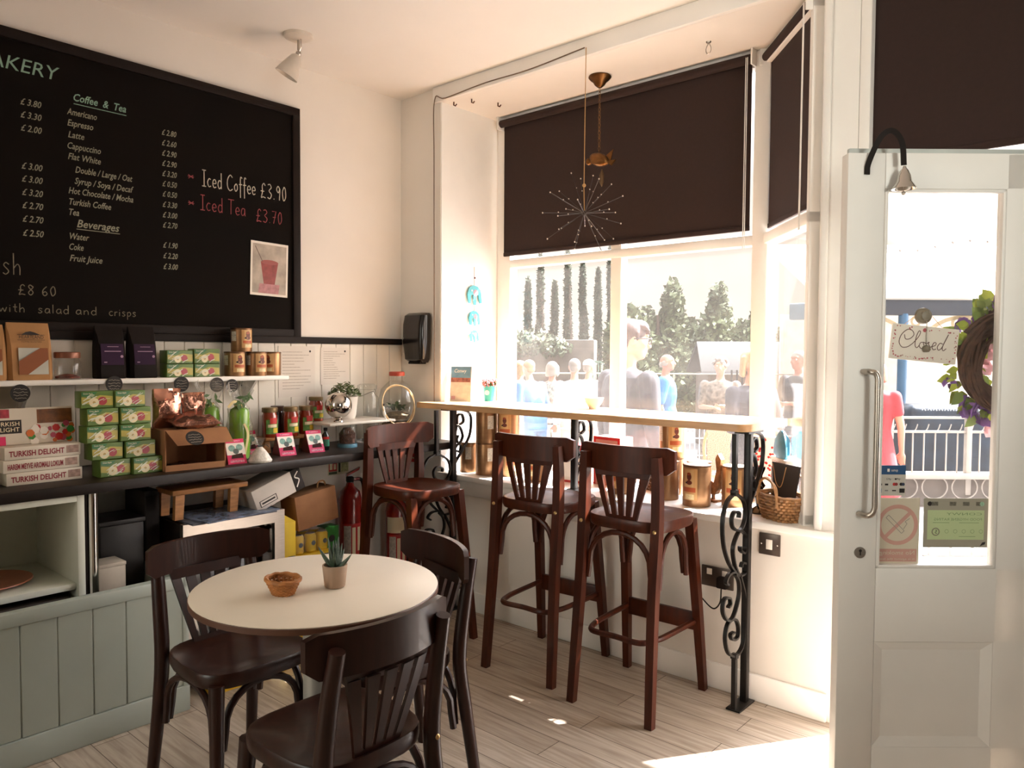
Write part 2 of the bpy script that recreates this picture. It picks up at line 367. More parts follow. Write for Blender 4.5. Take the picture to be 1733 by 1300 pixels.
# main bay window and its canted side light
XA, XB, YG = -3.16, -1.50, 3.49
w1 = MB()
w1.box(XA + .01, XB, YG - .037, YG + .027, SILL - .03, SILL + .05, WHITE, .008)
w1.box(XA, -3.055, YG - .04, YG + .03, SILL, 2.83, WHITE, .008)
w1.box(-2.335, -2.265, YG - .035, YG + .03, SILL, 2.83, WHITE, .008)
w1.box(XA + .01, XB, YG - .037, YG + .027, 1.935, 1.985, WHITE, .006)
w1.box(XA + .01, XB, YG - .037, YG + .027, 2.76, 2.83, WHITE, .006)
w1.box(XB - .03, XB + .05, YG - .06, YG + .05, SILL - .03, 2.83, WHITE, .012)
window1 = struct('window_1', w1)
gp = MB().box(-3.055, -2.335, YG - .003, YG + .003, SILL + .05, 1.935, GLASS).box(-3.055, -2.335, YG - .003, YG + .003, 1.985, 2.76, GLASS).build('glass_pane', window1)
gp = MB().box(-2.265, XB - .03, YG - .003, YG + .003, SILL + .05, 1.935, GLASS).box(-2.265, XB - .03, YG - .003, YG + .003, 1.985, 2.76, GLASS).build('glass_pane', window1)
A = Vector((XB + .03, YG, 0)); B = Vector((-1.075, 3.03, 0)); LN = (B - A).length; CA = math.atan2(B.y - A.y, B.x - A.x)
X = Matrix.Translation(A) @ rotz(CA)
w2 = MB()
w2.box(0, LN, -.04, .03, SILL - .03, SILL + .05, WHITE, .008, X); w2.box(0, LN, -.04, .03, 2.76, 2.83, WHITE, .006, X)
w2.box(0, .03, -.04, .03, SILL, 2.83, WHITE, .006, X); w2.box(LN - .035, LN, -.04, .03, SILL, 2.83, WHITE, .006, X)
w2.box(0, LN, -.04, .03, 1.935, 1.985, WHITE, .006, X)
window2 = struct('window_2', w2)
MB().box(.03, LN - .035, -.003, .003, SILL + .05, 1.935, GLASS, 0, X).box(.03, LN - .035, -.003, .003, 1.985, 2.76, GLASS, 0, X).build('glass_pane', window2)
# door opening: jambs, head, threshold
dfm = MB(); dfm.box(-.925, -.885, 2.985, 3.12, 0, 2.83, WHITE, .006); dfm.box(.02, .10, 2.985, 3.12, 0, 2.83, WHITE, .006)
dfm.box(-.885, .02, 3.0, 3.1, 2.03, 2.09, WHITE, .006)
struct('trim_door_frame', dfm)
struct('trim_threshold', MB().box(-.925, .1, 2.96, 3.3, -.02, .022, M('worn_threshold', '#9a8d7c', .7), .006))
struct('wall_shopfront_right', MB().box(.10, 2.2, YW, 3.10, 0, 2.83, WALL))

struct('trim_added_sun_blocker', MB().box(-.92, 1.6, 3.10, 4.12, 2.22, 2.30, WHITE, .01))  # hood added to cut the sun patch inside the doorway
# roller blinds
def blind(name, label, X, x0, x1, zb, top=2.785, cord=True):
    b = thing(name, label, 'roller blind', X.translation, X.to_euler().z, 'black roller blinds')
    MB().tube([(x0, 0, top), (x1, 0, top)], .022, BLIND, 14).build('roller', b)
    MB().box(x0 + .01, x1 - .01, .018, .021, zb, top, BLIND).build('cloth', b)
    MB().box(x0 + .01, x1 - .01, .012, .027, zb - .012, zb + .012, BLIND, .004).build('bottom_bar', b)
    for x in (x0 - .012, x1 + .002): MB().box(x, x + .01, -.03, .04, top - .035, top + .04, WHITE, .003).build('bracket', b)
    if cord:
        c = MB(); c.tube([(x1 - .02, -.028, top), (x1 - .02, -.03, .9 * zb + .1), (x1 - .012, -.03, .9 * zb + .1), (x1 - .012, -.028, top)], .0022, WHITE, 5)
        c.build('bead_chain', b)
    return b
blind('roller_blind', 'wide black roller blind over the main bay window, half down', Matrix.Translation((0, 3.415, 0)), -3.10, -1.532, 2.015, 2.79)
A2 = Vector((XB + .045, YG - .075, 0))
blind('roller_blind', 'narrow black roller blind on the angled side pane beside the post', Matrix.Translation(A2) @ rotz(CA), -.03, LN - .085, 2.015, 2.79)
blind('roller_blind', 'black roller blind above the open door', Matrix.Translation((0, 3.005, 0)), -1.0, .06, 2.135, 2.80, False)
# ================================================================ chairs and stools
def seat_outline(wf, wb, d0, d1, n=28):
    """rounded seat plan: back width wb at y=d0, front width wf at y=d1"""
    out = []
    for i in range(n):
        t = 2 * PI * i / n; cx, sy = math.cos(t), math.sin(t)
        e = .55; x = math.copysign(abs(cx) ** e, cx); y = math.copysign(abs(sy) ** e, sy)
        k = (y + 1) / 2; hw = (wb + (wf - wb) * k) / 2
        out.append((x * hw, (d0 + d1) / 2 + y * (d1 - d0) / 2))
    return out
def make_seat(z, wf, wb, d0, d1, WOOD):
    o = seat_outline(wf, wb, d0, d1); cy = (d0 + d1) / 2
    def ring(k, zz): return [Vector((x * k, cy + (y - cy) * k, zz)) for x, y in o]
    m = MB(); m.rings([ring(.93, z - .045), ring(.97, z - .045), ring(1.0, z - .032), ring(1.0, z - .006), ring(.985, z), ring(.95, z), ring(.90, z - .005), ring(.5, z - .010), ring(.05, z - .011)], WOOD)
    return m
STOOLWOOD = WOOD; CHAIRWOOD = M('very_dark_stained_beech', '#2a1108', .36, var=.4, scale=5, stretch=(9, 9, 1.2), coat=.08, spec=.3)
def make_chair(name, label, cat, group, H, zs, seat, posts, legs, hoop, rail_w=.43):
    """posts: (foot_y, seat_y, top_y); legs: front foot (x,y) and top (x,y); H total height, zs seat height"""
    WOOD = STOOLWOOD if hoop else CHAIRWOOD
    t = thing(name, label, cat, group=group)
    make_seat(zs, *seat, WOOD).build('seat', t)
    fy, sy, ty = posts; pw = .168; rt = H - .015
    for s in (-1, 1):
        pts = crom([(s * (pw + .012), fy, 0), (s * pw, fy * .35 + sy * .65 - .002, zs * .6), (s * pw, sy, zs - .02), (s * (pw - .002), (sy * .5 + ty * .5) + .004, (zs + rt) / 2), (s * (pw - .006), ty, rt - .02)], 5)
        n = len(pts); MB().tube(pts, [.019 + .0045 * math.sin(PI * i / (n - 1)) + (.003 if hoop else 0) for i in range(n)], WOOD, 4 if hoop else 12, ph=PI / 4).build('leg', t)
        (fx, ffy), (tx, tyy) = legs
        pts = [(s * fx, ffy, 0), (s * (fx * .6 + tx * .4), ffy * .6 + tyy * .4, zs * .4), (s * tx, tyy, zs - .03)]
        MB().tube(pts, [.021, .0245, .027] if hoop else [.0175, .021, .024], WOOD, 4 if hoop else 12, ph=PI / 4).build('leg', t)
    # curved back rail, in front of the posts
    def arc(x, off=0.0): return ty + .024 + off - .055 * (1 - (x / (rail_w / 2)) ** 2) + .03
    zc0, zc1 = H - .105, H
    rg = []
    N = 16
    for i in range(N + 1):
        x = -rail_w / 2 + rail_w * i / N; e = max(0, abs(x) - rail_w / 2 + .02) / .02
        a, b = zc0 + .022 * e * e, zc1 - .012 * e * e
        y0, y1 = arc(x) - .009, arc(x) + .009
        rg.append([(x, y0, a), (x, y1, a), (x, y1, b), (x, y0, b)])
    MB().rings(rg, WOOD).build('back_rail', t)
    # fan of slats
    sp = MB(); zt, zb = zc0 + .012, zs - .012; wt, wbm = .262, .135; yb = sy + .018
    def pt(u, z):
        k = (z - zb) / (zt - zb); x = u * (wbm + (wt - wbm) * k) / 2
        return Vector((x, (yb) * (1 - k) + (arc(x)) * k, z))
    def slab(u0, u1, za, zb_, n=4):
        rr = []
        for i in range(n + 1):
            z = za + (zb_ - za) * i / n; a, b = pt(u0, z), pt(u1, z)
            rr.append([a + Vector((0, -.005, 0)), b + Vector((0, -.005, 0)), b + Vector((0, .005, 0)), a + Vector((0, .005, 0))])
        sp.rings(rr, WOOD)
    zslot0, zslot1 = zb + .022, zt - .034
    k5 = [-1, -.66, -.50, -.24, -.085, .085, .24, .50, .66, 1]
    for i in range(5): slab(-1 + .408 * i, -1 + .408 * i + .368 * (.62 if i % 4 else .72), zslot0, zslot1) if False else None
    w5 = .27
    for c in (-.86, -.43, 0, .43, .86): slab(c - .14, c + .14, zslot0 - .002, zslot1 + .002)
    slab(-1, 1, zslot1, zt); slab(-1, 1, zb, zslot0)
    sp.build('splat', t)
    # bentwood arches under the seat
    (fx, ffy), (tx, tyy) = legs; top = zs - .05
    def brace(a, b, drop):
        a, b = Vector(a), Vector(b); d = b - a; pts = []
        za = top - drop
        pts.append(a + Vector((0, 0, za)))
        for i in range(13):
            th = PI * i / 12; k = (1 - math.cos(th)) / 2
            pts.append(a + d * (.03 + .94 * k) + Vector((0, 0, top - drop * .72 + (drop * .72 - .008) * math.sin(th) ** .8)))
        pts.append(b + Vector((0, 0, za)))
        MB().tube(pts, .0115, WOOD, 8).build('brace', t)
    dr = .21 if zs > .6 else .19
    fL, fR = (-tx + .024, tyy - .01, 0), (tx - .024, tyy - .01, 0); bL, bR = (-pw + .02, sy + .004, 0), (pw - .02, sy + .004, 0)
    brace(fL, fR, dr); brace(bL, bR, dr); brace((-tx + .004, tyy - .026, 0), (-pw, sy + .022, 0), dr); brace((tx - .004, tyy - .026, 0), (pw, sy + .022, 0), dr)
    for s in (-1, 1): MB().ball((s * pw, sy - .021, zs - .028), .008, M('bright_brass', '#c9a873', .3, metal=.8), 8, 6).build('bolt', t)
    if hoop:
        z = .30; k = z / zs
        xf_, yf_ = fx + (tx - fx) * k - .012, ffy + (tyy - ffy) * k - .0; yb_ = fy + (sy - fy) * k * 1.1 + .012
        pts = crom([(-xf_, yf_ - .02, z), (-xf_ + .006, 0, z), (-xf_ + .015, yb_ * .55, z), (-.11, yb_ * .98, z), (0, yb_ + .004, z), (.11, yb_ * .98, z), (xf_ - .015, yb_ * .55, z), (xf_ - .006, 0, z), (xf_, yf_ - .02, z)], 6)
        MB().tube(pts, .012, WOOD, 8).build('footrest_hoop', t)
        MB().box(-xf_, xf_, yf_ - .012, yf_ + .008, z - .04, z + .035, WOOD, .003).build('footrest_board', t)
    return t
chair = make_chair('bistro_chair', 'dark wooden bistro chair at the left of the round table, facing right', 'chair', 'bistro chairs round the white table',
    .79, .455, (.40, .36, -.19, .185), (-.245, -.185, -.235), ((.178, .19), (.158, .155)), False)
chair.location = (-2.285, 1.255, 0); chair.rotation_euler.z = -PI / 2
dup(chair, (-1.625, 1.16, 0), PI / 2, 'dark wooden bistro chair nearest the camera with its back to us')
dup(chair, (-1.925, 1.565, 0), PI + R(-13), 'dark wooden bistro chair behind the round table, below the bar stools')
stool = make_chair('bar_stool', 'dark wooden bar stool at the window bar, left of the pair side by side', 'bar stool', 'bar stools at the window bar',
    1.06, .77, (.385, .36, -.175, .185), (-.225, -.165, -.165), ((.185, .225), (.155, .145)), True)
stool.location = (-2.165, 2.715, 0); stool.rotation_euler.z = R(4)
dup(stool, (-1.66, 2.695, 0), R(2), 'dark wooden bar stool standing next to the scrolled iron bar leg with sockets behind')
dup(stool, (-2.835, 2.505, 0), -PI / 2, 'dark wooden bar stool in the corner, turned side-on in front of the extinguishers')

# round table
t = thing('round_table', 'round white pedestal table with a basket and a potted plant on it', 'table', (-1.852, 1.262, 0))
MB().lathe([(.30, .722), (.342, .73), (.345, .748), (.34, .75), (.01, .75)], M('white_laminate', '#ddd0bd', .35, var=.02), 64).build('tabletop', t)
MB().lathe([(.335, .727), (.3465, .730), (.347, .744), (.3455, .746)], M('ply_edge', '#4f2d1a', .5), 64).build('edge_band', t)
MB().lathe([(.042, .02), (.042, .70), (.15, .705), (.15, .722), (.01, .722)], M('grey_column', '#a7a39a', .4, metal=.4), 28).build('pedestal', t)
MB().lathe([(.01, 0), (.064, 0), (.064, .008), (.055, .016), (.045, .03), (.01, .03)], M('grey_column', '#a7a39a'), 40).build('base_plate', t)

# bar top and its scrolled iron legs
bar = MB(); o = []
for cx, cy, a0 in ((-1.32, 2.90, -PI / 2), ):
    o += [(cx + .05 * math.cos(a0 + PI / 2 * i / 6), cy - .01 + .05 * math.sin(a0 + PI / 2 * i / 6)) for i in range(7)]
o = [(-3.205, 2.84)] + o + [(-1.27, 3.245), (-1.28, 3.26), (-3.165, 3.26), (-3.165, 2.95), (-3.205, 2.95)]
bar.prism([(x, y, 1.115) for x, y in o], (0, 0, .03), BAROAK)
tag(bar.build('window_bar_top'), 'long pale wooden bar top running along the window', 'bar counter')
def make_iron(label):
    t = thing('iron_bar_leg', label, 'table leg', group='scrolled iron legs under the bar')
    f = (.012, .012)
    MB().box(-.014, .014, 2.912, 2.942, .006, 1.115, IRON, .003).box(-.03, .03, 2.86, 3.0, 1.107, 1.115, IRON).build('post', t)
    MB().box(-.03, .03, 2.82, 2.962, 0, .008, IRON, .002).build('foot_plate', t)
    r = MB(); r.tube([(0, 2.80, 1.112), (0, 2.803, .878)], 0, IRON, flat=(.018, .018)); r.tube([(0, 2.829, .22), (0, 2.832, .006)], 0, IRON, flat=(.018, .018))
    r.box(-.013, .013, 2.79, 2.816, .868, .892, IRON, .003).box(-.013, .013, 2.816, 2.843, .212, .232, IRON, .003); r.build('rod', t)
    C = dict(
        a=[(2.803, .878), (2.737, .852), (2.704, .789), (2.713, .696), (2.756, .618), (2.815, .564), (2.854, .539)],
        b=[(2.814, .876), (2.885, .836), (2.904, .78), (2.884, .736), (2.846, .723), (2.793, .744), (2.781, .781), (2.806, .805), (2.844, .794), (2.844, .775)],
        c=[(2.857, .724), (2.821, .699), (2.796, .657), (2.814, .595), (2.854, .539)], d=[(2.857, .724), (2.908, .695), (2.918, .656), (2.902, .624), (2.866, .639), (2.86, .657)],
        e=[(2.821, .565), (2.768, .564), (2.739, .541), (2.76, .524)], f=[(2.865, .536), (2.912, .541), (2.922, .571), (2.885, .585), (2.874, .57)],
        g=[(2.821, .553), (2.855, .515), (2.857, .455), (2.807, .384), (2.755, .386), (2.717, .43), (2.726, .474), (2.772, .47), (2.783, .444), (2.763, .435)],
        h=[(2.865, .536), (2.915, .436), (2.916, .337), (2.902, .248), (2.84, .22), (2.77, .253), (2.742, .319), (2.765, .371), (2.823, .373), (2.857, .335), (2.853, .293), (2.81, .293), (2.788, .318), (2.82, .321)],
        i=[(2.955, 1.112), (3.057, 1.078), (3.062, .979), (3.023, .909), (2.975, .853), (2.94, .81)], j=[(2.955, 1.026), (2.959, 1.074), (2.993, 1.079), (3.006, 1.041), (2.978, 1.024)],
        k=[(2.945, .99), (2.955, 1.02), (2.985, 1.0), (3.0, .955), (2.975, .92), (2.955, .94), (2.965, .965)], l=[(2.945, .90), (2.965, .915), (2.985, .90), (2.975, .87), (2.955, .88)])
    for q in C.values():
        m = MB(); m.tube([Vector((0, p.x, p.y)) for p in crom([Vector((a, b)) for a, b in q], 5)], 0, IRON, flat=(.016, .008), up=(1, 0, 0)); m.build('scroll', t)
    return t
ir = make_iron('black scrolled iron bar leg at the right end beside the light switch')
ir.location = (-1.30, 0, 0)
dup(ir, (-3.003, 0, 0), 0, 'black scrolled iron bar leg at the left end beside the corner stool')
t = thing('iron_bar_leg', 'short black scrolled iron bar support standing on the sill between the two side-by-side stools', 'table leg', (-2.235, .085, SILL), group='scrolled iron legs under the bar')
MB().box(-.014, .014, 2.912, 2.942, .006, 1.115 - SILL, IRON, .003).box(-.03, .03, 2.86, 3.0, 1.107 - SILL, 1.115 - SILL, IRON).build('post', t)
MB().box(-.03, .03, 2.90, 2.99, .0005, .008, IRON, .002).build('foot_plate', t)
for q in ([(2.955, 1.112), (3.057, 1.078), (3.062, .979), (3.023, .909), (2.975, .853), (2.94, .81)], [(2.955, 1.026), (2.959, 1.074), (2.993, 1.079), (3.006, 1.041), (2.978, 1.024)], [(2.945, .99), (2.955, 1.02), (2.985, 1.0), (3.0, .955), (2.975, .92), (2.955, .94), (2.965, .965)], [(2.945, .90), (2.965, .915), (2.985, .90), (2.975, .87), (2.955, .88)]):
    m = MB(); m.tube([Vector((0, p.x, p.y - SILL)) for p in crom([Vector((a, b)) for a, b in q], 5)], 0, IRON, flat=(.016, .008), up=(1, 0, 0)); m.build('scroll', t)

# ================================================================ left wall: counter, cabinet, shelf, blackboard
ct = MB(); ct.box(XL + .002, -3.022, -.8, 2.975, .89, .93, COUNTER, .004)
tag(ct.build('worktop'), 'long black worktop along the left wall', 'counter')
t = thing('open_cabinet', 'white open cabinet under the left end of the worktop', 'cabinet', (-3.04, .70, .44), LW)
CABW = M('cabinet_laminate', '#cfd0c2', .5, var=.04)
for x in (-.36, .335): MB().box(x, x + .025, 0, .46, 0, .448, CABW, .002).build('side_panel', t)
MB().box(-.335, .335, 0, .46, .425, .448, CABW, .002).build('top_panel', t)
MB().box(-.335, .335, .45, .46, .0, .425, CABW).build('back_panel', t)
MB().box(-.335, .335, .02, .45, .095, .118, CABW, .002).build('shelf', t)
MB().box(-.32, .32, .03, .44, .004, .07, M('dark_drawer', '#2a2018', .6), .004).build('drawer', t)
p = MB(); p.lathe([(.01, 0), (.11, .002), (.15, .012), (.148, .016), (.10, .008), (.01, .006)], M('pink_glaze', '#a86a52', .35, var=.15), 36)
tag(p.build('plate', None, (-3.27, .80, .559)), 'pinkish round plate lying on the cabinet shelf under the worktop', 'plate')
t = thing('chrome_support_leg', 'chrome tubular support leg under the worktop beside the white cabinet', 'table leg', (-3.09, 1.105, .44))
MB().lathe([(.019, .012), (.019, .449)], CHROME, 18).build('tube', t); MB().lathe([(.01, 0), (.045, 0), (.045, .006), (.02, .014), (.01, .014)], CHROME, 20).build('flange', t)
MB().box(-3.10, -3.085, 1.062, 1.085, .44, .888, BLACK).build('dark_filler_strip')
tag(bpy.data.objects['dark_filler_strip'], 'narrow black filler strip between the white cabinet and the chrome leg', 'filler strip')

sh = thing('wall_shelf', 'white wall shelf below the blackboard holding coffee bags and cans', 'shelf', (XL, 0, 1.305), LW)
MB().box(-.6, 2.12, -.165, -.013, -.022, 0, WHITE, .005).build('shelf_board', sh)
for x in (.985, 1.95):
    b = MB(); b.box(x - .015, x + .015, -.02, -.013, -.20, -.022, WHITE, .003); b.prism([(x - .006, -.02, -.022), (x - .006, -.15, -.022), (x - .006, -.02, -.14)], (.012, 0, 0), WHITE)
    br = b.build('bracket', sh)
    s = MB()
    for z in (-.05, -.06, ): s.ball((x + (.006 if z < -.055 else -.008), -.021, z), .004, BLACK, 6, 5)
    s.build('screw', br)

# chalkboard menu
bb = thing('blackboard_menu', 'large framed blackboard menu on the left wall with coffee and tea prices', 'blackboard', (XL, 1.2, 1.5), LW)
MB().box(-1.0, 1.045, -.012, 0, .03, 1.15, CHALK).build('board', bb)
fr = MB(); fr.box(-1.0, 1.083, -.024, 0, 1.145, 1.187, BLACK, .003); fr.box(1.04, 1.083, -.024, 0, 0.0, 1.15, BLACK, .003); fr.box(-1.0, 1.04, -.024, 0, 0.002, .04, BLACK, .003)
fr.build('frame', bb)
INKP = M('menu_print', '#938f78', .6); INKG = M('menu_heading', '#86a792', .6); CHW = M('white_chalk', '#c9bda9', .9, var=.25, scale=60); CHP = M('pink_chalk', '#9c4a4c', .9, var=.25, scale=60); CHD = M('faint_chalk', '#847a64', .9, var=.3, scale=60)
def wr(m, s, y, z, size, width=None, mat=INKP, shear=.28, align='LEFT', bold=0): m.text(s, size, (y - 1.2, -.0135, z - 1.5), mat, shear=shear, width=width, align=align, bold=bold)
def line(name, s_, y, z, size, width=None, mat=INKP, shear=.28, bold=0, rule=None):
    m = MB(); wr(m, s_, y, z, size, width, mat, shear, 'LEFT', bold)
    if rule: m.rect(rule[0], rule[1], rule[2], rule[2] + .003, -.0135, mat)
    m.build(name, bb)
line('menu_heading', 'BAKERY', .862, 2.527, .078, .29, INKG, .2)
line('menu_heading', 'Coffee  &  Tea', 1.203, 2.462, .044, .21, INKG, .28, .0006, (.003, .214, .948))
for s, y, z, w_ in [('Americano', 1.177, 2.401, .116), ('Espresso', 1.178, 2.355, .10), ('Latte', 1.18, 2.307, .062), ('Cappuccino', 1.177, 2.261, .13), ('Flat White', 1.178, 2.217, .128),
        ('Double / Large / Oat', 1.205, 2.166, .231), ('Syrup / Soya / Decaf', 1.202, 2.119, .238), ('Hot Chocolate / Mocha', 1.178, 2.076, .26), ('Turkish Coffee', 1.18, 2.03, .165), ('Tea', 1.179, 1.987, .038),
        ('Water', 1.18, 1.887, .075), ('Coke', 1.177, 1.843, .055), ('Fruit Juice', 1.178, 1.796, .128)]: line('menu_item', s, y, z, .038, w_, bold=.0004)
line('menu_heading', 'Beverages', 1.208, 1.94, .046, .17, INKP, .28, .0006, (.006, .18, .43))
for s, z in zip(['2.80', '2.60', '2.90', '2.90', '3.20', '0.50', '0.50', '3.30', '3.00', '2.70', '1.90', '2.20', '3.00'], [2.402, 2.355, 2.309, 2.263, 2.217, 2.171, 2.125, 2.078, 2.031, 1.985, 1.894, 1.846, 1.797]): line('menu_price', '£ ' + s, 1.567, z, .036, .067, bold=.0004)
for s, z in zip(['3.80', '3.30', '2.00', '3.00', '3.00', '3.20', '2.70', '2.70', '2.50'], [2.40, 2.349, 2.297, 2.147, 2.096, 2.043, 1.991, 1.937, 1.881]): line('menu_price', '£ ' + s, 1.008, z, .037, .075, bold=.0004)
G = {'I': (.5, [[(.1, 1), (.5, 1)], [(.3, 1), (.3, 0)], [(.08, 0), (.5, 0)]]), 'c': (.45, [[(.4, .48), (.22, .52), (.06, .28), (.2, .02), (.42, .08)]]), 'e': (.45, [[(.06, .26), (.4, .3), (.3, .52), (.12, .46), (.06, .22), (.2, .01), (.42, .08)]]),
     'd': (.5, [[(.42, 1), (.42, 0)], [(.42, .44), (.2, .52), (.06, .26), (.2, 0), (.42, .14)]]), 'C': (.7, [[(.65, .86), (.4, 1), (.12, .7), (.1, .25), (.35, 0), (.66, .12)]]), 'o': (.45, [[(.22, .5), (.06, .28), (.2, .02), (.4, .2), (.34, .46), (.22, .5)]]),
     'f': (.36, [[(.38, .92), (.25, 1.0), (.18, .8), (.18, -.35)], [(.02, .5), (.38, .52)]]), '£': (.6, [[(.52, .85), (.38, 1), (.22, .8), (.24, .4), (.12, 0), (.3, .06), (.55, 0)], [(.06, .45), (.42, .45)]]),
     '3': (.5, [[(.08, .95), (.3, 1), (.42, .78), (.2, .54), (.44, .3), (.28, 0), (.05, .08)]]), '.': (.2, [[(.1, .06), (.1, 0)]]), '9': (.5, [[(.42, .78), (.24, .98), (.08, .74), (.26, .52), (.42, .78), (.36, 0)]]), '0': (.5, [[(.25, 1), (.08, .6), (.2, .02), (.42, .3), (.38, .85), (.25, 1)]]),
     'T': (.6, [[(.02, 1), (.6, 1)], [(.3, 1), (.28, 0)]]), 'a': (.48, [[(.4, .5), (.16, .5), (.06, .2), (.2, .02), (.38, .2), (.4, .5)], [(.4, .5), (.42, .04), (.48, .02)]]), '7': (.5, [[(.05, .98), (.45, 1), (.2, 0)], [(.12, .5), (.42, .52)]]),
     '*': (.5, [[(.05, .75), (.45, .45)], [(.05, .4), (.45, .75)], [(.0, .6), (.5, .58)]]), 'i': (.22, [[(.1, .5), (.1, 0)], [(.1, .74), (.12, .68)]]), 's': (.42, [[(.36, .46), (.2, .54), (.1, .4), (.34, .16), (.2, 0), (.05, .06)]]), 'h': (.48, [[(.08, 1), (.08, 0)], [(.08, .3), (.28, .5), (.4, .35), (.4, 0)]]),
     '8': (.5, [[(.36, .86), (.2, 1), (.1, .78), (.4, .3), (.24, 0), (.08, .25), (.4, .76), (.34, .9)]]), '6': (.5, [[(.4, .95), (.14, .6), (.1, .2), (.25, 0), (.42, .2), (.28, .42), (.1, .25)]]), 'w': (.62, [[(.04, .5), (.14, .02), (.3, .4), (.44, .02), (.58, .5)]]), 't': (.36, [[(.18, .9), (.18, .1), (.32, .02)], [(.02, .56), (.34, .56)]]),
     'l': (.22, [[(.1, 1), (.1, .02)]]), 'n': (.48, [[(.08, .5), (.08, 0)], [(.08, .32), (.26, .5), (.38, .36), (.4, 0)]]), 'r': (.36, [[(.08, .5), (.08, 0)], [(.08, .3), (.2, .48), (.34, .46)]]), 'p': (.48, [[(.08, .5), (.08, -.4)], [(.08, .4), (.28, .52), (.42, .28), (.26, .02), (.08, .1)]]), ' ': (.3, [])}
def chalk(m, s, y, z, h, width, wd, mat, slope=0.0):
    tot = sum(G[c][0] + .1 for c in s); k = width / tot; x = 0
    for c in s:
        for st in G[c][1]:
            q = crom([Vector((a * k + x, b * h)) for a, b in st], 4) if len(st) > 3 else [Vector((a * k + x, b * h)) for a, b in st]
            m.ribbon([(p.x + y - 1.2, p.y + z - 1.5 + slope * p.x) for p in q], wd, mat, o=(0, -.0138 - random.random() * .0004, 0))
        x += (G[c][0] + .1) * k
for nm_, args in (('chalk_phrase', ('Iced Coffee', 1.75, 2.203, .075, .285, .0042, CHW)), ('chalk_price', ('£3.90', 2.055, 2.197, .072, .155, .0042, CHW)), ('chalk_phrase', ('Iced Tea', 1.74, 2.09, .07, .24, .0038, CHP)), ('chalk_price', ('£3.70', 2.03, 2.075, .062, .155, .0038, CHP)),
        ('chalk_star', ('*', 1.685, 2.207, .05, .035, .003, CHP)), ('chalk_star', ('*', 1.685, 2.085, .05, .035, .003, CHP)), ('chalk_phrase', ('ish', .912, 1.722, .085, .095, .0036, CHD)), ('chalk_price', ('£8 60', .985, 1.645, .04, .145, .0035, CHD)),
        ('chalk_phrase', ('with', .92, 1.574, .036, .095, .003, CHD)), ('chalk_phrase', ('salad', 1.055, 1.574, .036, .122, .003, CHD)), ('chalk_phrase', ('and', 1.196, 1.574, .036, .09, .003, CHD)), ('chalk_phrase', ('crisps', 1.328, 1.574, .036, .12, .003, CHD))):
    ck = MB(); chalk(ck, *args); ck.build(nm_, bb)
# photo of an iced drink taped to the board
ph = thing('drink_photo', 'white-bordered photo of a red iced drink taped to the blackboard', 'photo', (XL + .0145, 2.10, 1.705), (0, R(0), LW))
pm = MB(); Xp = Matrix.Rotation(R(1.5), 4, 'Y')
pm.box(-.105, .105, -.0015, 0, 0, .27, PAPER, 0, Xp); pm.rect(-.095, .095, .012, .258, -.0018, M('photo_grey', '#b5a797', .5, var=.35, scale=14), Xp)
pm.poly([(-.062, -.0022, .012), (.052, -.0022, .012), (.058, -.0022, .06), (-.055, -.0022, .06)], M('photo_pink', '#b97f80', .5, var=.3, scale=40), Xp)
pm.poly([(-.032, -.0024, .06), (.03, -.0024, .06), (.048, -.0024, .17), (-.05, -.0024, .17)], M('photo_red', '#94403a', .4, var=.35, scale=30), Xp)
pm.disc((0, -.0026, .17), .049, M('photo_rim', '#a0524a', .4), 20, r2=.012, X=Xp); pm.ribbon([(-.082, .245), (-.04, .17)], .004, M('photo_straw', '#6d5a50', .5), o=(0, -.0028, 0), X=Xp)
pm.build('print', ph)
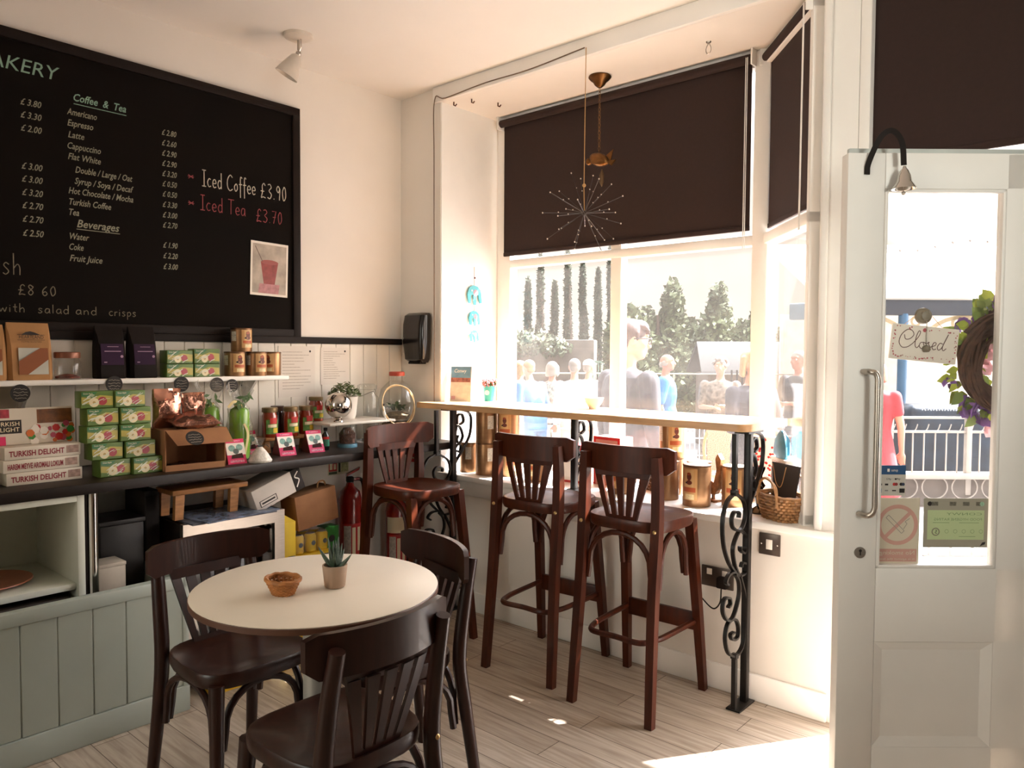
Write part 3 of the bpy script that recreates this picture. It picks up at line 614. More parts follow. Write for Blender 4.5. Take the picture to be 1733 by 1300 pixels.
# ================================================================ goods on the wall shelf and worktop (fronts face the room, +X)
SH = 1.305; WT = .93
GOLD = M('gold_tin', '#9a7350', .36, metal=.75, var=.12, scale=6, stretch=(1, 1, 8)); TINRIM = M('tin_rim', '#6b4a30', .35, metal=.7); TINLID = M('tin_lid', '#dccbb5', .4, metal=.3)
LABELO = M('can_orange_band', '#b5562a', .5, var=.1); LABELD = M('can_portrait_brown', '#6d2c18', .5, var=.2)
def make_can(name, label, r, h, group):
    t = thing(name, label, 'can', group=group)
    MB().lathe([(.01, 0), (r - .001, 0), (r, .003), (r, h - .003), (r - .001, h), (.01, h)], GOLD, 32).build('tin', t)
    b = MB(); b.lathe([(r + .0002, h - .006), (r + .0016, h - .005), (r + .0016, h), (r - .003, h + .0016), (r - .006, h - .001), (.004, h - .0005)], TINRIM, 32); b.lathe([(r - .006, h + .0004), (.004, h + .0006)], TINLID, 32)
    b.build('lid', t)
    m = MB(); e = .0006
    m.patch(r + e, -.62, .62, .16 * h, .93 * h, M('can_tan_label', '#c99a62', .5, var=.08), 10); m.patch(r + 1.6 * e, -.36, .36, .48 * h, .90 * h, M('can_cream_panel', '#d8b078', .5, var=.08), 8)
    # round portrait emblem with a cup, orange name band, small strip of print
    def cp(u, z): return (r + 2.8 * e) * math.sin(u / r), -(r + 2.8 * e) * math.cos(u / r), z
    def blob(u, z, a, b_, mt): m.poly([cp(u + a * math.cos(2 * PI * i / 14), z + b_ * math.sin(2 * PI * i / 14)) for i in range(14)], mt)
    blob(.001, .73 * h, .011, .016, LABELD); blob(.0, .80 * h, .010, .006, LABELO); blob(.001, .59 * h, .014, .010, LABELD); blob(-.013, .58 * h, .005, .004, INK)
    m.patch(r + 2.4 * e, -.50, .50, .36 * h, .47 * h, LABELO, 8); m.patch(r + 2.4 * e, -.30, .40, .18 * h, .31 * h, M('can_small_print', '#e7d3a0', .5, var=.2, scale=200), 8)
    m.patch(r + e, -1.75, -1.15, .45 * h, .86 * h, M('can_side_print', '#d6cbb8', .5, var=.45, scale=90, stretch=(1, 1, 3)), 8)
    m.build('can_label', t)
    return t
can = make_can('coffee_can', 'gold coffee can on top of the small stack on the wall shelf', .049, .112, 'gold coffee cans on the wall shelf')
can.location = (-3.42, 1.905, SH + .117); can.rotation_euler.z = LW + R(8)
dup(can, (-3.415, 1.868, SH), LW - R(2), 'gold coffee can at the front left of the small stack on the wall shelf', scale=(1, 1, 1.03))
dup(can, (-3.40, 1.972, SH), LW + R(2), 'gold coffee can at the front middle of the small stack on the wall shelf', scale=(1, 1, 1.03))
dup(can, (-3.435, 2.072, SH), LW - R(50), 'gold coffee can at the right end of the wall shelf, mostly hidden behind its neighbour', scale=(1, 1, 1.03))
# kraft coffee bags and dark tea pouches
def make_bag(name, label, w_, d, h, mat, deco, group, loc, rot, cat='bag'):
    t = thing(name, label, cat, loc, rot, group)
    rg = []
    for z, kw, kd in ((0, .96, 1.0), (.02, 1.0, 1.05), (.3, 1.0, 1.0), (.6, .985, .85), (.8, .97, .55), (.92, .96, .22), (1.0, .94, .08)):
        a, b = w_ * kw / 2, d * kd / 2; q = min(a, b) * .35; yo = d * .12 * z
        rg.append([Vector((x, y + yo, z * h)) for x, y in ((-a + q, -b), (a - q, -b), (a, -b + q), (a, b - q), (a - q, b), (-a + q, b), (-a, b - q), (-a, -b + q))])
    MB().rings(rg, mat).build('pouch', t)
    m = MB(); deco(m, w_, d, h); m.build('printed_label', t)
    return t
def kraft_deco(m, w_, d, h):
    y = lambda z: -d * (.5 if z < .35 * h else .5 - .32 * (z / h - .35)) - .004 + d * .12 * z / h
    y = lambda z: -d / 2 - .003 + (0 if z < .3 * h else (z / h - .3) * d * .33)
    def quad(pts, mt, e=0): m.poly([(a * w_, y(b * h) - e, b * h) for a, b in pts], mt)
    blue = M('bag_pale_panel', '#b9b7ab', .6); br = M('bag_brown_band', '#8a4a1e', .6)
    quad([(-.28, .1), (.38, .1), (.38, .56), (-.28, .56)], blue); quad([(-.28, .1), (-.08, .1), (.38, .36), (.38, .56), (.2, .56), (-.28, .33)], br, .001)
    m.text('HEARTLAND', .02, (.02 * w_, y(.74 * h) - .001, .72 * h), INK, width=.085, align='CENTER'); m.text('COFFEE ROASTERS', .008, (.02 * w_, y(.66 * h) - .001, .655 * h), INK, width=.07, align='CENTER')
    for z in (.695, .785): m.poly([(-.29 * w_, y(z * h) - .001, z * h), (.32 * w_, y(z * h) - .001, z * h), (.32 * w_, y(z * h) - .001, z * h + .0015), (-.29 * w_, y(z * h) - .001, z * h + .0015)], INK)
    m.poly([(a * w_, y(.82 * h) - .001, b * h) for a, b in ((-.2, .79), (-.1, .835), (0, .85), (.1, .83), (.22, .79))], INK)
make_bag('coffee_bag', 'brown kraft coffee bag with a diagonal brown band beside a lidded glass jar', .155, .075, .225, KRAFT, kraft_deco, 'kraft coffee bags on the wall shelf', (-3.415, .995, SH), LW)
make_bag('coffee_bag', 'brown kraft coffee bag cut off by the left edge of the photo', .155, .075, .215, KRAFT, kraft_deco, 'kraft coffee bags on the wall shelf', (-3.415, .838, SH), LW)
PURP = M('pouch_purple', '#2d1030', .6, var=.2, spec=.2)
def purple_deco(m, w_, d, h):
    m.poly([(-.38 * w_, -d / 2 - .004, .26 * h), (.38 * w_, -d / 2 - .004, .26 * h), (.38 * w_, -d / 2 + .006, .66 * h), (-.38 * w_, -d / 2 + .006, .66 * h)], PURP)
    lt = M('pouch_lettering', '#a7839c', .6)
    m.rect(-.28 * w_, .28 * w_, .51 * h, .525 * h, -d / 2 - .004, lt); m.rect(-.18 * w_, .2 * w_, .60 * h, .61 * h, -d / 2 - .002, lt); m.rect(-.3 * w_, -.2 * w_, .3 * h, .32 * h, -d / 2 - .006, lt); m.disc((.3 * w_, -d / 2 - .006, .42 * h), .006, lt, 10)
DKP = M('black_pouch_film', '#150c08', .6, var=.2, spec=.15)
make_bag('tea_pouch', 'dark pouch with a purple label, left of two on the wall shelf', .118, .07, .222, DKP, purple_deco, 'purple-labelled pouches on the wall shelf', (-3.41, 1.295, SH), LW)
make_bag('tea_pouch', 'dark pouch with a purple label, next to the green tea boxes on the shelf', .115, .07, .222, DKP, purple_deco, 'purple-labelled pouches on the wall shelf', (-3.41, 1.428, SH), LW)
# lidded jar
t = thing('glass_jar', 'squat lidded glass jar with reddish leftovers beside the kraft bag', 'jar', (-3.41, 1.133, SH), LW)
MB().lathe([(.01, .001), (.046, .001), (.05, .008), (.05, .07), (.044, .082), (.044, .09)], JARGLASS, 28, caps=False).build('glass', t)
MB().lathe([(.005, .086), (.047, .086), (.048, .09), (.048, .108), (.045, .111), (.005, .112)], M('rust_lid', '#8c5a44', .4, metal=.4), 28).build('lid', t)
MB().lathe([(.005, .004), (.043, .004), (.044, .012), (.02, .02), (.005, .022)], M('dried_chilli', '#6e2c1c', .8, var=.4, scale=80), 24).build('contents', t)
# green tea boxes
TGREEN = M('tea_box_green', '#5e7a34', .35, var=.35, scale=10); TYEL = M('tea_box_yellow', '#b9a94e', .35, var=.25, scale=18); TDK = M('tea_box_dark_green', '#2e6b3e', .35, var=.2); APR = M('apple_red', '#a83a44', .35, var=.2); APW = M('apple_flesh', '#e6d8b0', .4, var=.08); SHINE = M('painted_film_glint', '#dfe3cf', .12, var=.1)
def make_tea(name, label, w_, d, h, group, rs):
    t = thing(name, label, 'tea box', group=group)
    MB().box(-w_ / 2, w_ / 2, 0, d, 0, h, TGREEN, .003).build('carton', t)
    m = MB(); y = -.0006; rd = random.Random(rs); a, b = w_ / 2 - .003, h - .003
    m.rect(-a, a, .003, b, y, TYEL)
    m.poly([(-a, y - .0003, b), (a, y - .0003, b), (a, y - .0003, b * .72), (.01, y - .0003, b * .80), (-.02, y - .0003, b * .62), (-a, y - .0003, b * .70)], TGREEN)
    m.poly([(-a, y - .0006, b), (.0, y - .0006, b), (-.01, y - .0006, b * .82), (-.03, y - .0006, b * .70), (-a, y - .0006, b * .78)], TDK)
    m.poly([(-a, y - .0006, .003), (a, y - .0006, .003), (a, y - .0006, .009), (0, y - .0006, .012), (-a, y - .0006, .02)], TGREEN)
    m.disc((.018, y - .0009, h * .42), h * .25, APR, 18); m.disc((-.012, y - .0012, h * .34), h * .27, APW, 18); m.disc((-.012, y - .0014, h * .34), h * .08, M('apple_core', '#b59a5a', .5), 10)
    m.text('Green Apple', .009, (-a + .006, y - .0009, b * .86), CREAM, width=.034)
    for k in range(9):  # pale streaks painted on as glints of the wrapping film
        x = rd.uniform(-a, a * .5); z = rd.uniform(.08, .68) * h; m.ribbon([(x, z), (x + .012, z + .008), (x + .026, z + rd.uniform(.006, .022))], rd.uniform(.001, .0042), SHINE, o=(0, y - .0018 - .0001 * k, 0))
    m.build('front_print', t)
    return t
tea = make_tea('tea_box', 'green apple tea box, lower left of the four on the wall shelf', .122, .07, .06, 'green tea boxes on the wall shelf', 1)
tea.location = (-3.375, 1.582, SH); tea.rotation_euler.z = LW
dup(tea, (-3.372, 1.708, SH), LW, 'green apple tea box, lower right of the four on the wall shelf')
dup(tea, (-3.377, 1.584, SH + .061), LW + R(2), 'green apple tea box, upper left of the four on the wall shelf')
dup(tea, (-3.37, 1.706, SH + .061), LW - R(2), 'green apple tea box, upper right of the four on the wall shelf', scale=(1, 1, 1.12))
rows = ['bottom', 'second', 'middle', 'fourth', 'top']
tb = [make_tea('tea_box', 'x', .118, .075, .066, 'green tea boxes stacked on the worktop', s) for s in (3, 4, 8, 12)]
n = 0
for k, (yl, yr, dx) in enumerate([(1.205, 1.325, 0), (1.180, 1.302, -.012), (1.163, 1.284, -.012), (1.168, 1.288, -.018), (1.152, 1.272, -.03)]):
    for yy, sd in ((yl, 'left'), (yr, 'right')):
        lb = f'green apple tea box, {sd} one in the {rows[k]} row of the stack on the worktop'
        p = (-3.125 + dx + (0 if sd == 'left' else .01), yy, WT + .0672 * k)
        if n < 4: tb[n].location = p; tb[n].rotation_euler.z = LW + R(3 - n); tb[n]['label'] = lb
        else: dup(tb[(n * 3 + n // 4) % 4], p, LW + R([3, -2, 2, 0, -3][k] * (1 if sd == 'left' else -.6)), lb)
        n += 1
# turkish delight boxes
TDW = M('sweet_box_white', '#d8cdbc', .45, var=.05); TDR = M('sweet_box_red_print', '#8e2430', .5, var=.15)
def td(label, y, z, txt, x=-3.165, w_=.255):
    t = thing('sweets_box', label, 'box', (x, y, z), LW + R(2), 'stacked sweets boxes')
    MB().box(-w_ / 2, w_ / 2, 0, .17, 0, .046, TDW, .002).build('carton', t)
    m = MB(); m.text(txt, .028, (-w_ / 2 + .014, -.0008, .012), TDR, width=w_ * .72, bold=.0008); m.rect(w_ * .30, w_ * .47, .010, .038, -.0008, M('sweet_box_smudge', '#a98a7c', .5, var=.4, scale=60)); m.build('side_lettering', t)
    return t
td('flat white TURKISH DELIGHT box, bottom of the stack', .972, WT, 'TURKISH DELIGHT')
td('flat white box lettered HAREM MEYVE AROMALI LOKUM in the middle of the stack', .962, WT + .047, 'HAREM MEYVE AROMALI LOKUM')
td('flat white TURKISH DELIGHT box, topmost of the stack of three', .967, WT + .094, 'TURKISH DELIGHT')
t = thing('sweets_box', 'white picture box of sweets propped upright on the stacked sweets boxes', 'box', (-3.235, .94, WT + .1415), (R(-6), 0, LW))
MB().box(-.16, .155, 0, .035, 0, .135, TDW, .002).build('carton', t)
m = MB(); e = -.0008; rd = random.Random(5)
m.rect(.03, .150, .075, .128, e, M('sweets_picture', '#7a4a22', .5, var=.5, scale=40)); m.rect(-.155, -.06, .10, .132, e, M('sweets_rose', '#a8323f', .5, var=.5, scale=50)); m.rect(-.155, -.075, .0, .032, e, PINK)
m.rect(-.125, -.022, .042, .092, e * 1.3, INK); m.text('TURKISH', .022, (-.074, e * 1.7, .07), CREAM, width=.09, align='CENTER'); m.text('DELIGHT', .022, (-.074, e * 1.7, .049), CREAM, width=.09, align='CENTER')
cols = [RED, ORANGE, GREENP, PAPER, M('sweet_pink', '#b0455a', .5), PAPER, ORANGE]
for k in range(26):
    x = rd.uniform(0.0, .15); z = rd.uniform(.008, .072) - .1 * max(0, x - .13); m.disc((x, e - .0003 * (k + 2) / 4, z), rd.uniform(.008, .016), cols[k % 7], 7, a0=rd.random(), a1=rd.random() + 2 * PI)
m.build('front_print', t)
b = MB(); b.box(-.09, .02, 0, .12, 0, .055, M('pale_napkins', '#c9d0c4', .8), .004)
tag(b.build('napkin_pack', None, (-3.11, .79, WT), LW), 'pale pack at the left end of the worktop, cut off by the frame', 'napkin pack')
# round chalk price tags
TAG = M('tag_black', '#1d1713', .7); TAGW = M('tag_chalk', '#a59b8c', .9)
def ptag(label, loc, rot, r=.034):
    t = thing('price_tag', label, 'price tag', loc, rot, 'round black price tags')
    MB().lathe([(.003, -.0012), (r - .001, -.0012), (r, 0), (r - .001, .0012), (.003, .0012)], TAG, 30, X=Matrix.Rotation(PI / 2, 4, 'X')).build('disc', t)
    m = MB(); rd = random.Random(hash(loc) % 999)
    for k, z in enumerate((.016, .004, -.008, -.020)):
        hw = math.sqrt(r * r - z * z) * .72; q = [(x, z + rd.uniform(-.0028, .0028)) for x in [-hw + 2 * hw * i / 9 for i in range(10)]]
        m.ribbon(q, .0016, TAGW, o=(0, -.0016, 0))
    m.build('chalk_note', t); return t
ptag('round black price tag hanging on the shelf edge above the sweets boxes', (XL + .168, .945, 1.257), LW)
ptag('round black price tag on the shelf edge below the purple-labelled pouches', (XL + .168, 1.287, 1.283), LW)
ptag('round black price tag on the shelf edge below the four tea boxes', (XL + .168, 1.572, 1.275), LW)
ptag('round black price tag on the shelf edge, left of the close pair below the cans', (XL + .168, 1.738, 1.268), LW)
ptag('round black price tag on the shelf edge, right of the close pair below the cans', (XL + .168, 1.812, 1.262), LW, .031)
# open carton with its tag and the copper foil packets
t = thing('cardboard_box', 'open-fronted brown cardboard box on the worktop with foil packets on top', 'box', (-3.075, 1.505, WT), LW - R(5))
m = MB(); a, d, h, q = .125, .20, .165, .004
m.box(-a, a, 0, d, 0, q, CARD).box(-a, -a + q, 0, d, q, h, CARD).box(a - q, a, 0, d, q, h, CARD).box(-a, a, d - q, d, q, h, CARD).box(-a, a, .0, d, h, h + q, CARD).box(-a, a, 0, q, q, .025, CARD)
m.build('carton', t)
m = MB(); m.prism([(-a + .004, -.001, h + .002), (a + .005, -.001, h + .002), (a + .012, -.055, h - .055), (-a + .03, -.055, h - .055)], (0, .003, .002), CARD); m.build('flap', t)
m = MB(); m.box(-.02, .04, .05, .15, q, .02, M('copper_foil_inside', '#9c6a58', .25, metal=.7), .003); m.box(-.07, -.02, .06, .14, q, .015, M('packet_dark', '#4a2a20', .4), .003); m.build('contents', t)
ptag('round black price tag on the flap of the open cardboard box', (-2.997, 1.462, 1.07), (R(-42), 0, LW - R(5)), .036)
FOIL = M('copper_foil', '#c08a76', .16, metal=.85, var=.3, scale=14, bump=.6)
def foil(label, loc, rot, w_, h, lie=False):
    t = thing('foil_packet', label, 'packet', loc, rot, 'copper foil packets')
    rd = random.Random(int(w_ * 1e4 + h * 1e3)); rg = []
    for k in range(9):
        z = k / 8; th = .03 * math.sin(PI * min(1, max(0, z * .9 + .05))) ** .7 + .002; wv = w_ * (1 - .08 * math.sin(PI * z) + rd.uniform(-.03, .03))
        row = []
        for i in range(16):
            u = 2 * PI * i / 16; row.append(Vector((wv / 2 * math.cos(u), th * math.sin(u) * (1 + rd.uniform(-.35, .35)) + .012 * (z - .5) * rd.uniform(-1, 1), z * h + rd.uniform(-.004, .004) * (0 < k < 8))))
        rg.append(row)
    X = Matrix.Translation((0, 0, .026)) @ Matrix.Rotation(R(-84), 4, 'X') @ Matrix.Translation((0, 0, -h / 2)) if lie else Matrix.Identity(4)
    MB().rings(rg, FOIL, X=X).build('foil_pouch', t)
    return t
ft = WT + .17
foil('copper foil packet standing at the back left of the cardboard box top', (-3.20, 1.44, ft), (0, 0, LW), .125, .165)
foil('copper foil packet standing beside another on the cardboard box top', (-3.20, 1.555, ft), (0, 0, LW + R(12)), .115, .145)
foil('copper foil packet lying flat at the front of the cardboard box top', (-3.125, 1.52, ft), (0, 0, LW + R(-8)), .20, .13, True)
# green bottles wrapped in cellophane
GB = M('green_bottle', '#6f9a34', .2, var=.2); RIB = M('cream_ribbon', '#d9c38a', .5); LEAF = M('leaf_green', '#3e5a24', .6, var=.4)
def gift(label, loc, h, leaf):
    t = thing('gift_bottle', label, 'gift bottle', loc, LW, 'cellophane-wrapped green bottles')
    MB().lathe([(.01, 0), (.042, 0), (.045, .01), (.044, h * .86), (.038, h * .93), (.022, h * .97), (.018, h), (.005, h)], GB, 22).build('bottle', t)
    rd = random.Random(int(h * 1000)); rg = []
    for z, r in ((.0, .048), (.1, .052), (h * .6, .054), (h * .94, .046), (h * 1.02, .024), (h * 1.15, .04), (h * 1.36, .058)):
        rg.append([Vector((r * (1 + .22 * math.sin(5 * u + z * 30)) * math.cos(u), .75 * r * (1 + .22 * math.sin(5 * u + z * 30)) * math.sin(u), z + (.02 * math.sin(3 * u) if z > h else 0))) for u in [2 * PI * i / 30 for i in range(30)]])
    MB().rings(rg, CELLO, caps=False).build('cellophane_wrap', t)
    m = MB(); z = h * 1.0
    m.tube(crom([(0, -.024, z), (-.02, -.03, z - .04), (.012, -.052, z * .5), (-.006, -.055, .02)], 5), 0, RIB, flat=(.002, .011), up=(0, 1, 0)); m.tube([(.02 * math.cos(a), .018 * math.sin(a), z) for a in [2 * PI * i / 14 for i in range(14)]], .004, RIB, 6, closed=True); m.tube(crom([(0, -.02, z), (-.04, -.03, z + .02), (-.07, -.028, z - .005)], 5), 0, RIB, flat=(.002, .012), up=(0, 1, 0))
    m.build('ribbon', t)
    m = MB()
    for k in range(14 if leaf else 6):
        c = Vector((rd.uniform(-.03, .04), -.03 + rd.uniform(-.01, .01), z + rd.uniform(-.01, .05))); a = rd.uniform(0, PI); l = .022
        u = Vector((math.cos(a), rd.uniform(-.3, .3), math.sin(a))) * l; v = Vector((-math.sin(a), 0, math.cos(a))) * l * .35; m.poly([c - u, c + v, c + u, c - v], LEAF)
    m.build('sprig', t); return t
gift('green bottle in cellophane with a cream ribbon, just right of the foil packets', (-3.31, 1.683, WT), .255, False)
gift('green bottle in cellophane topped with a leafy sprig, beside the sauce jars', (-3.25, 1.797, WT), .245, True)
# wooden riser with sauce jars
m = MB()
for y0, y1, zz in ((-.10, .06, .075), (.09, .22, .085)):
    m.box(y0, y1, -.05, .05, zz - .018, zz, OAK, .003)
t = thing('wooden_riser', 'small wooden riser under the red sauce jars on the worktop', 'riser', (-3.35, 2.06, WT), LW)
MB().box(-.10, .20, -.055, .055, .06, .076, OAK, .004).build('plank', t)
for s in (-.08, .16): MB().prism([(s - .02, -.03, 0), (s + .02, -.03, 0), (s + .012, -.03, .06), (s - .012, -.03, .06)], (0, .07, 0), OAK).build('foot', t)
SAUCE = M('sauce_red', '#8f2d12', .15, var=.25, coat=.6); LID = M('jar_lid_gold', '#8a7350', .35, metal=.6); LBL = M('jar_label_green', '#6f9a4a', .5, var=.5, scale=50)
def make_jar(label, loc, r, h, group='red sauce jars on the riser'):
    t = thing('sauce_jar', label, 'jar', loc, LW, group)
    MB().lathe([(.01, 0), (r * .95, 0), (r, .006), (r, h * .72), (r * .86, h * .8), (r * .86, h * .84), (.01, h * .84)], SAUCE, 26).build('jar_body', t)
    MB().lathe([(r * .5, h * .84), (r * .98, h * .84), (r, h * .86), (r, h * .985), (r * .95, h), (.005, h)], LID, 26).build('lid', t)
    m = MB(); e = .0008; m.patch(r + e, -1.0, 1.0, h * .12, h * .60, LBL, 10); m.patch(r + 2 * e, -.5, .5, h * .46, h * .66, RED, 8); m.patch(r + 2 * e, -.75, .45, h * .34, h * .44, CREAM, 8); m.patch(r + 3 * e, -.1, .6, h * .16, h * .32, YELLOW, 6); m.build('label', t)
    return t
jz = WT + .076
make_jar('red sauce jar, leftmost on the wooden riser', (-3.33, 2.0, jz), .037, .145)
make_jar('red sauce jar in the middle of the wooden riser', (-3.315, 2.108, jz), .036, .145)
make_jar('red sauce jar at the right end of the wooden riser', (-3.345, 2.215, jz), .036, .143)
jd = thing('sauce_jar', 'dark lidded jar hidden behind the middle red sauce jar', 'jar', (-3.40, 2.085, jz), LW)
MB().lathe([(.01, 0), (.03, 0), (.031, .005), (.031, .11), (.027, .12), (.01, .12)], M('dark_preserve', '#2b1208', .2), 22).build('jar_body', jd); MB().lathe([(.01, .12), (.032, .12), (.032, .145), (.01, .146)], M('brown_lid', '#4a3020', .4, metal=.4), 22).build('lid', jd)
# pink fudge cards
def card(label, loc, rot, w_=.082, h=.115):
    t = thing('sweet_packet', label, 'packet', loc, (0, 0, rot), 'pink and white sweet packets')
    T = Matrix.Rotation(R(-24), 4, 'X')
    m = MB(); m.box(-w_ / 2, w_ / 2, 0, .004, 0, h, PINK, 0, T); m.prism([(-w_ / 2, .004, 0), (-w_ / 2, .09, 0), (-w_ / 2, .05, h * .85)], (w_, 0, 0), M('packet_side', '#6b3428', .4), X=Matrix.Identity(4)); m.build('packet_body', t)
    m = MB(); e = -.0008; m.rect(-w_ / 2, w_ / 2, h * .36, h * .84, e, PAPER, T); TL = M('packet_teal', '#7fa79a', .5, var=.4, scale=90); m.disc((-.017, e * 1.5, h * .63), .015, TL, 12, X=T); m.disc((.017, e * 1.5, h * .65), .015, TL, 12, X=T); m.disc((0, e * 1.8, h * .5), .013, M('packet_grey', '#4f5a54', .5), 12, X=T)
    m.poly([(-.024, e * 2, h * .22), (.03, e * 2, h * .22), (.026, e * 2, h * .42), (-.02, e * 2, h * .36)], M('packet_window', '#3a1512', .2), T); m.rect(-w_ * .38, w_ * .38, h * .06, h * .15, e * 1.6, M('packet_lettering', '#e08a9f', .5, var=.5, scale=120), T); m.rect(-w_ * .3, w_ * .3, h * .89, h * .945, e * 1.6, M('packet_lettering', '#e08a9f'), T)
    m.build('front_print', t)
card('pink and white sweet packet beside the open cardboard box', (-3.09, 1.70, WT), LW - R(8))
card('pink and white sweet packet behind the cone of white sweets', (-3.33, 1.905, WT), LW, .085, .12)
card('pink and white sweet packet in front of the wooden riser', (-3.165, 2.00, WT), LW - R(6))
card('pink and white sweet packet at the right, beside the little dark bottle', (-3.17, 2.165, WT), LW - R(4))
t = thing('sweets_bag', 'cone-shaped clear bag of white sweets tied at the top on the worktop', 'bag', (-3.08, 1.80, WT), LW)
MB().lathe([(.01, 0), (.05, 0), (.053, .008), (.03, .045), (.012, .066), (.008, .07)], M('white_sweets', '#cfc7bb', .5, var=.25, scale=60, bump=.5), 26).build('sweets', t)
MB().rings([[Vector((r * math.cos(u) * (1 + .2 * math.sin(4 * u)), r * math.sin(u) * .7, z)) for u in [2 * PI * i / 20 for i in range(20)]] for r, z in ((.010, .066), (.008, .074), (.018, .092), (.026, .108))], CELLO, caps=False).build('gathered_top', t)
MB().tube([(.0105 * math.cos(a), .0105 * math.sin(a), .071) for a in [2 * PI * i / 12 for i in range(12)]], .0022, INK, 6, closed=True).tube(crom([(0, -.011, .071), (.02, -.018, .076), (.035, -.016, .066)], 4), .0018, INK, 5).tube(crom([(0, -.011, .071), (-.02, -.018, .074), (-.034, -.016, .07)], 4), .0018, INK, 5).build('tie', t)
t = thing('small_bottle', 'little dark bottle with a green and red label right of the sweet packets', 'bottle', (-3.22, 2.245, WT), LW)
MB().lathe([(.005, 0), (.017, 0), (.018, .004), (.018, .075), (.008, .09), (.008, .098), (.003, .098)], M('dark_glass', '#10120e', .1), 18).build('bottle', t); MB().lathe([(.004, .098), (.010, .098), (.010, .112), (.004, .113)], BLACK, 14).build('cap', t)
MB().patch(.0186, -1.3, 1.3, .02, .066, M('label_teal', '#2f7a5c', .5), 8).patch(.019, -1.3, 1.3, .055, .068, RED, 8).build('label', t)
# marble slab raised on a jar, things on it
t = thing('jam_jar', 'glass jar with a blue base holding up the pale slab', 'jar', (-3.25, 2.40, WT), LW)
MB().lathe([(.01, .001), (.045, .001), (.05, .008), (.05, .115), (.045, .122)], JARGLASS, 26, caps=False).build('glass', t); MB().lathe([(.01, .0), (.051, .0), (.0515, .014), (.049, .018), (.01, .018)], M('blue_base', '#5f8fa0', .4), 26).build('base', t); MB().lathe([(.01, .02), (.04, .02), (.042, .07), (.02, .10), (.01, .10)], M('potpourri', '#6b4432', .8, var=.5, scale=70, bump=.6), 20).build('contents', t)
sl = MB(); sl.box(-.21, .21, -.14, .14, .123, .136, M('pale_stone', '#c9bdad', .4, var=.08), .003)
tag(sl.build('stone_slab', None, (-3.30, 2.44, WT), LW), 'pale stone slab raised above the worktop, carrying a silver ball and a potted plant', 'slab')
zs = WT + .136
make_jar('dark red preserve jar on the pale slab beside the silver ball', (-3.36, 2.285, zs), .036, .125, None)
t = thing('silver_ball', 'polished silver ball ornament on a small foot, on the pale slab', 'ornament', (-3.235, 2.335, zs), LW)
MB().ball((0, 0, .084), .068, CHROME, 32, 20).build('ball', t); MB().lathe([(.005, 0), (.026, 0), (.024, .006), (.012, .012), (.012, .022), (.005, .022)], CHROME, 20).build('foot', t); MB().lathe([(.004, .150), (.007, .151), (.007, .158), (.003, .16)], CHROME, 12).build('knob', t)
t = thing('potted_shrub', 'bushy little green plant in a white pot behind the silver ball', 'potted plant', (-3.37, 2.47, zs), LW)
MB().lathe([(.01, 0), (.055, 0), (.062, .02), (.072, .115), (.075, .12), (.068, .12), (.066, .105), (.01, .10)], M('white_pot', '#ded3c6', .5), 26).build('pot', t)
m = MB(); rd = random.Random(3); BUSH = M('shrub_green', '#55602f', .7, var=.5, scale=40)
for k in range(520):
    a = rd.uniform(0, 2 * PI); r_ = .085 * math.sqrt(rd.random()); zt = .115 + .085 * (1 - (r_ / .1) ** 2) * rd.uniform(.35, 1); c = Vector((r_ * math.cos(a), r_ * math.sin(a), zt)); d = Vector((rd.uniform(-1, 1), rd.uniform(-1, 1), rd.uniform(-.2, 1))).normalized() * .013; s_ = d.orthogonal().normalized() * .0035
    m.poly([c - d, c + s_, c + d, c - s_], BUSH)
m.build('foliage', t, fix=False)
t = thing('storage_jar', 'tall embossed glass storage jar with clip lid, right of the potted plant', 'jar', (-3.37, 2.622, WT), LW)
MB().lathe([(.01, .001), (.058, .001), (.064, .01), (.064, .24), (.05, .27), (.05, .285)], JARGLASS, 28, caps=False).build('glass', t); MB().lathe([(.005, .286), (.052, .286), (.054, .29), (.054, .31), (.04, .318), (.005, .32)], JARGLASS, 28).build('lid', t); MB().tube([(-.054, 0, .29), (-.06, -.01, .25), (.0, -.054, .28), (.06, -.01, .25), (.054, 0, .29)], .0025, STEEL, 6).build('wire_clip', t)
t = thing('terrarium_jar', 'round glass demijohn terrarium with a red lid in the corner of the worktop', 'terrarium', (-3.34, 2.81, WT), LW)
MB().lathe([(.01, .1), (.06, .105), (.09, .14), (.108, .21), (.09, .285), (.05, .325), (.036, .335), (.036, .36)], JARGLASS, 34, caps=False).build('glass', t); MB().lathe([(.005, .36), (.042, .36), (.044, .365), (.044, .38), (.04, .384), (.005, .385)], M('red_lid', '#a8402c', .4), 24).build('lid', t)
MB().lathe([(.01, 0), (.08, 0), (.085, .01), (.085, .09), (.07, .1), (.01, .1)], M('wood_stump', '#5d4028', .8, var=.4, scale=20), 24).build('wood_base', t); m = MB(); rd = random.Random(9); m.lathe([(.01, .112), (.06, .116), (.075, .14), (.04, .155), (.01, .158)], M('gravel_moss', '#8d7a62', .9, var=.5, scale=80), 20)
for k in range(16):
    a = rd.uniform(0, 2 * PI); c = Vector((.03 * math.cos(a), .03 * math.sin(a), .16)); e = c + Vector((.06 * math.cos(a), .06 * math.sin(a), rd.uniform(.0, .06))); s_ = Vector((-math.sin(a), math.cos(a), 0)) * .012; m.poly([c, (c + e) / 2 + s_ + Vector((0, 0, .02)), e, (c + e) / 2 - s_ + Vector((0, 0, .02))], LEAF)
m.build('planting', t, fix=False)
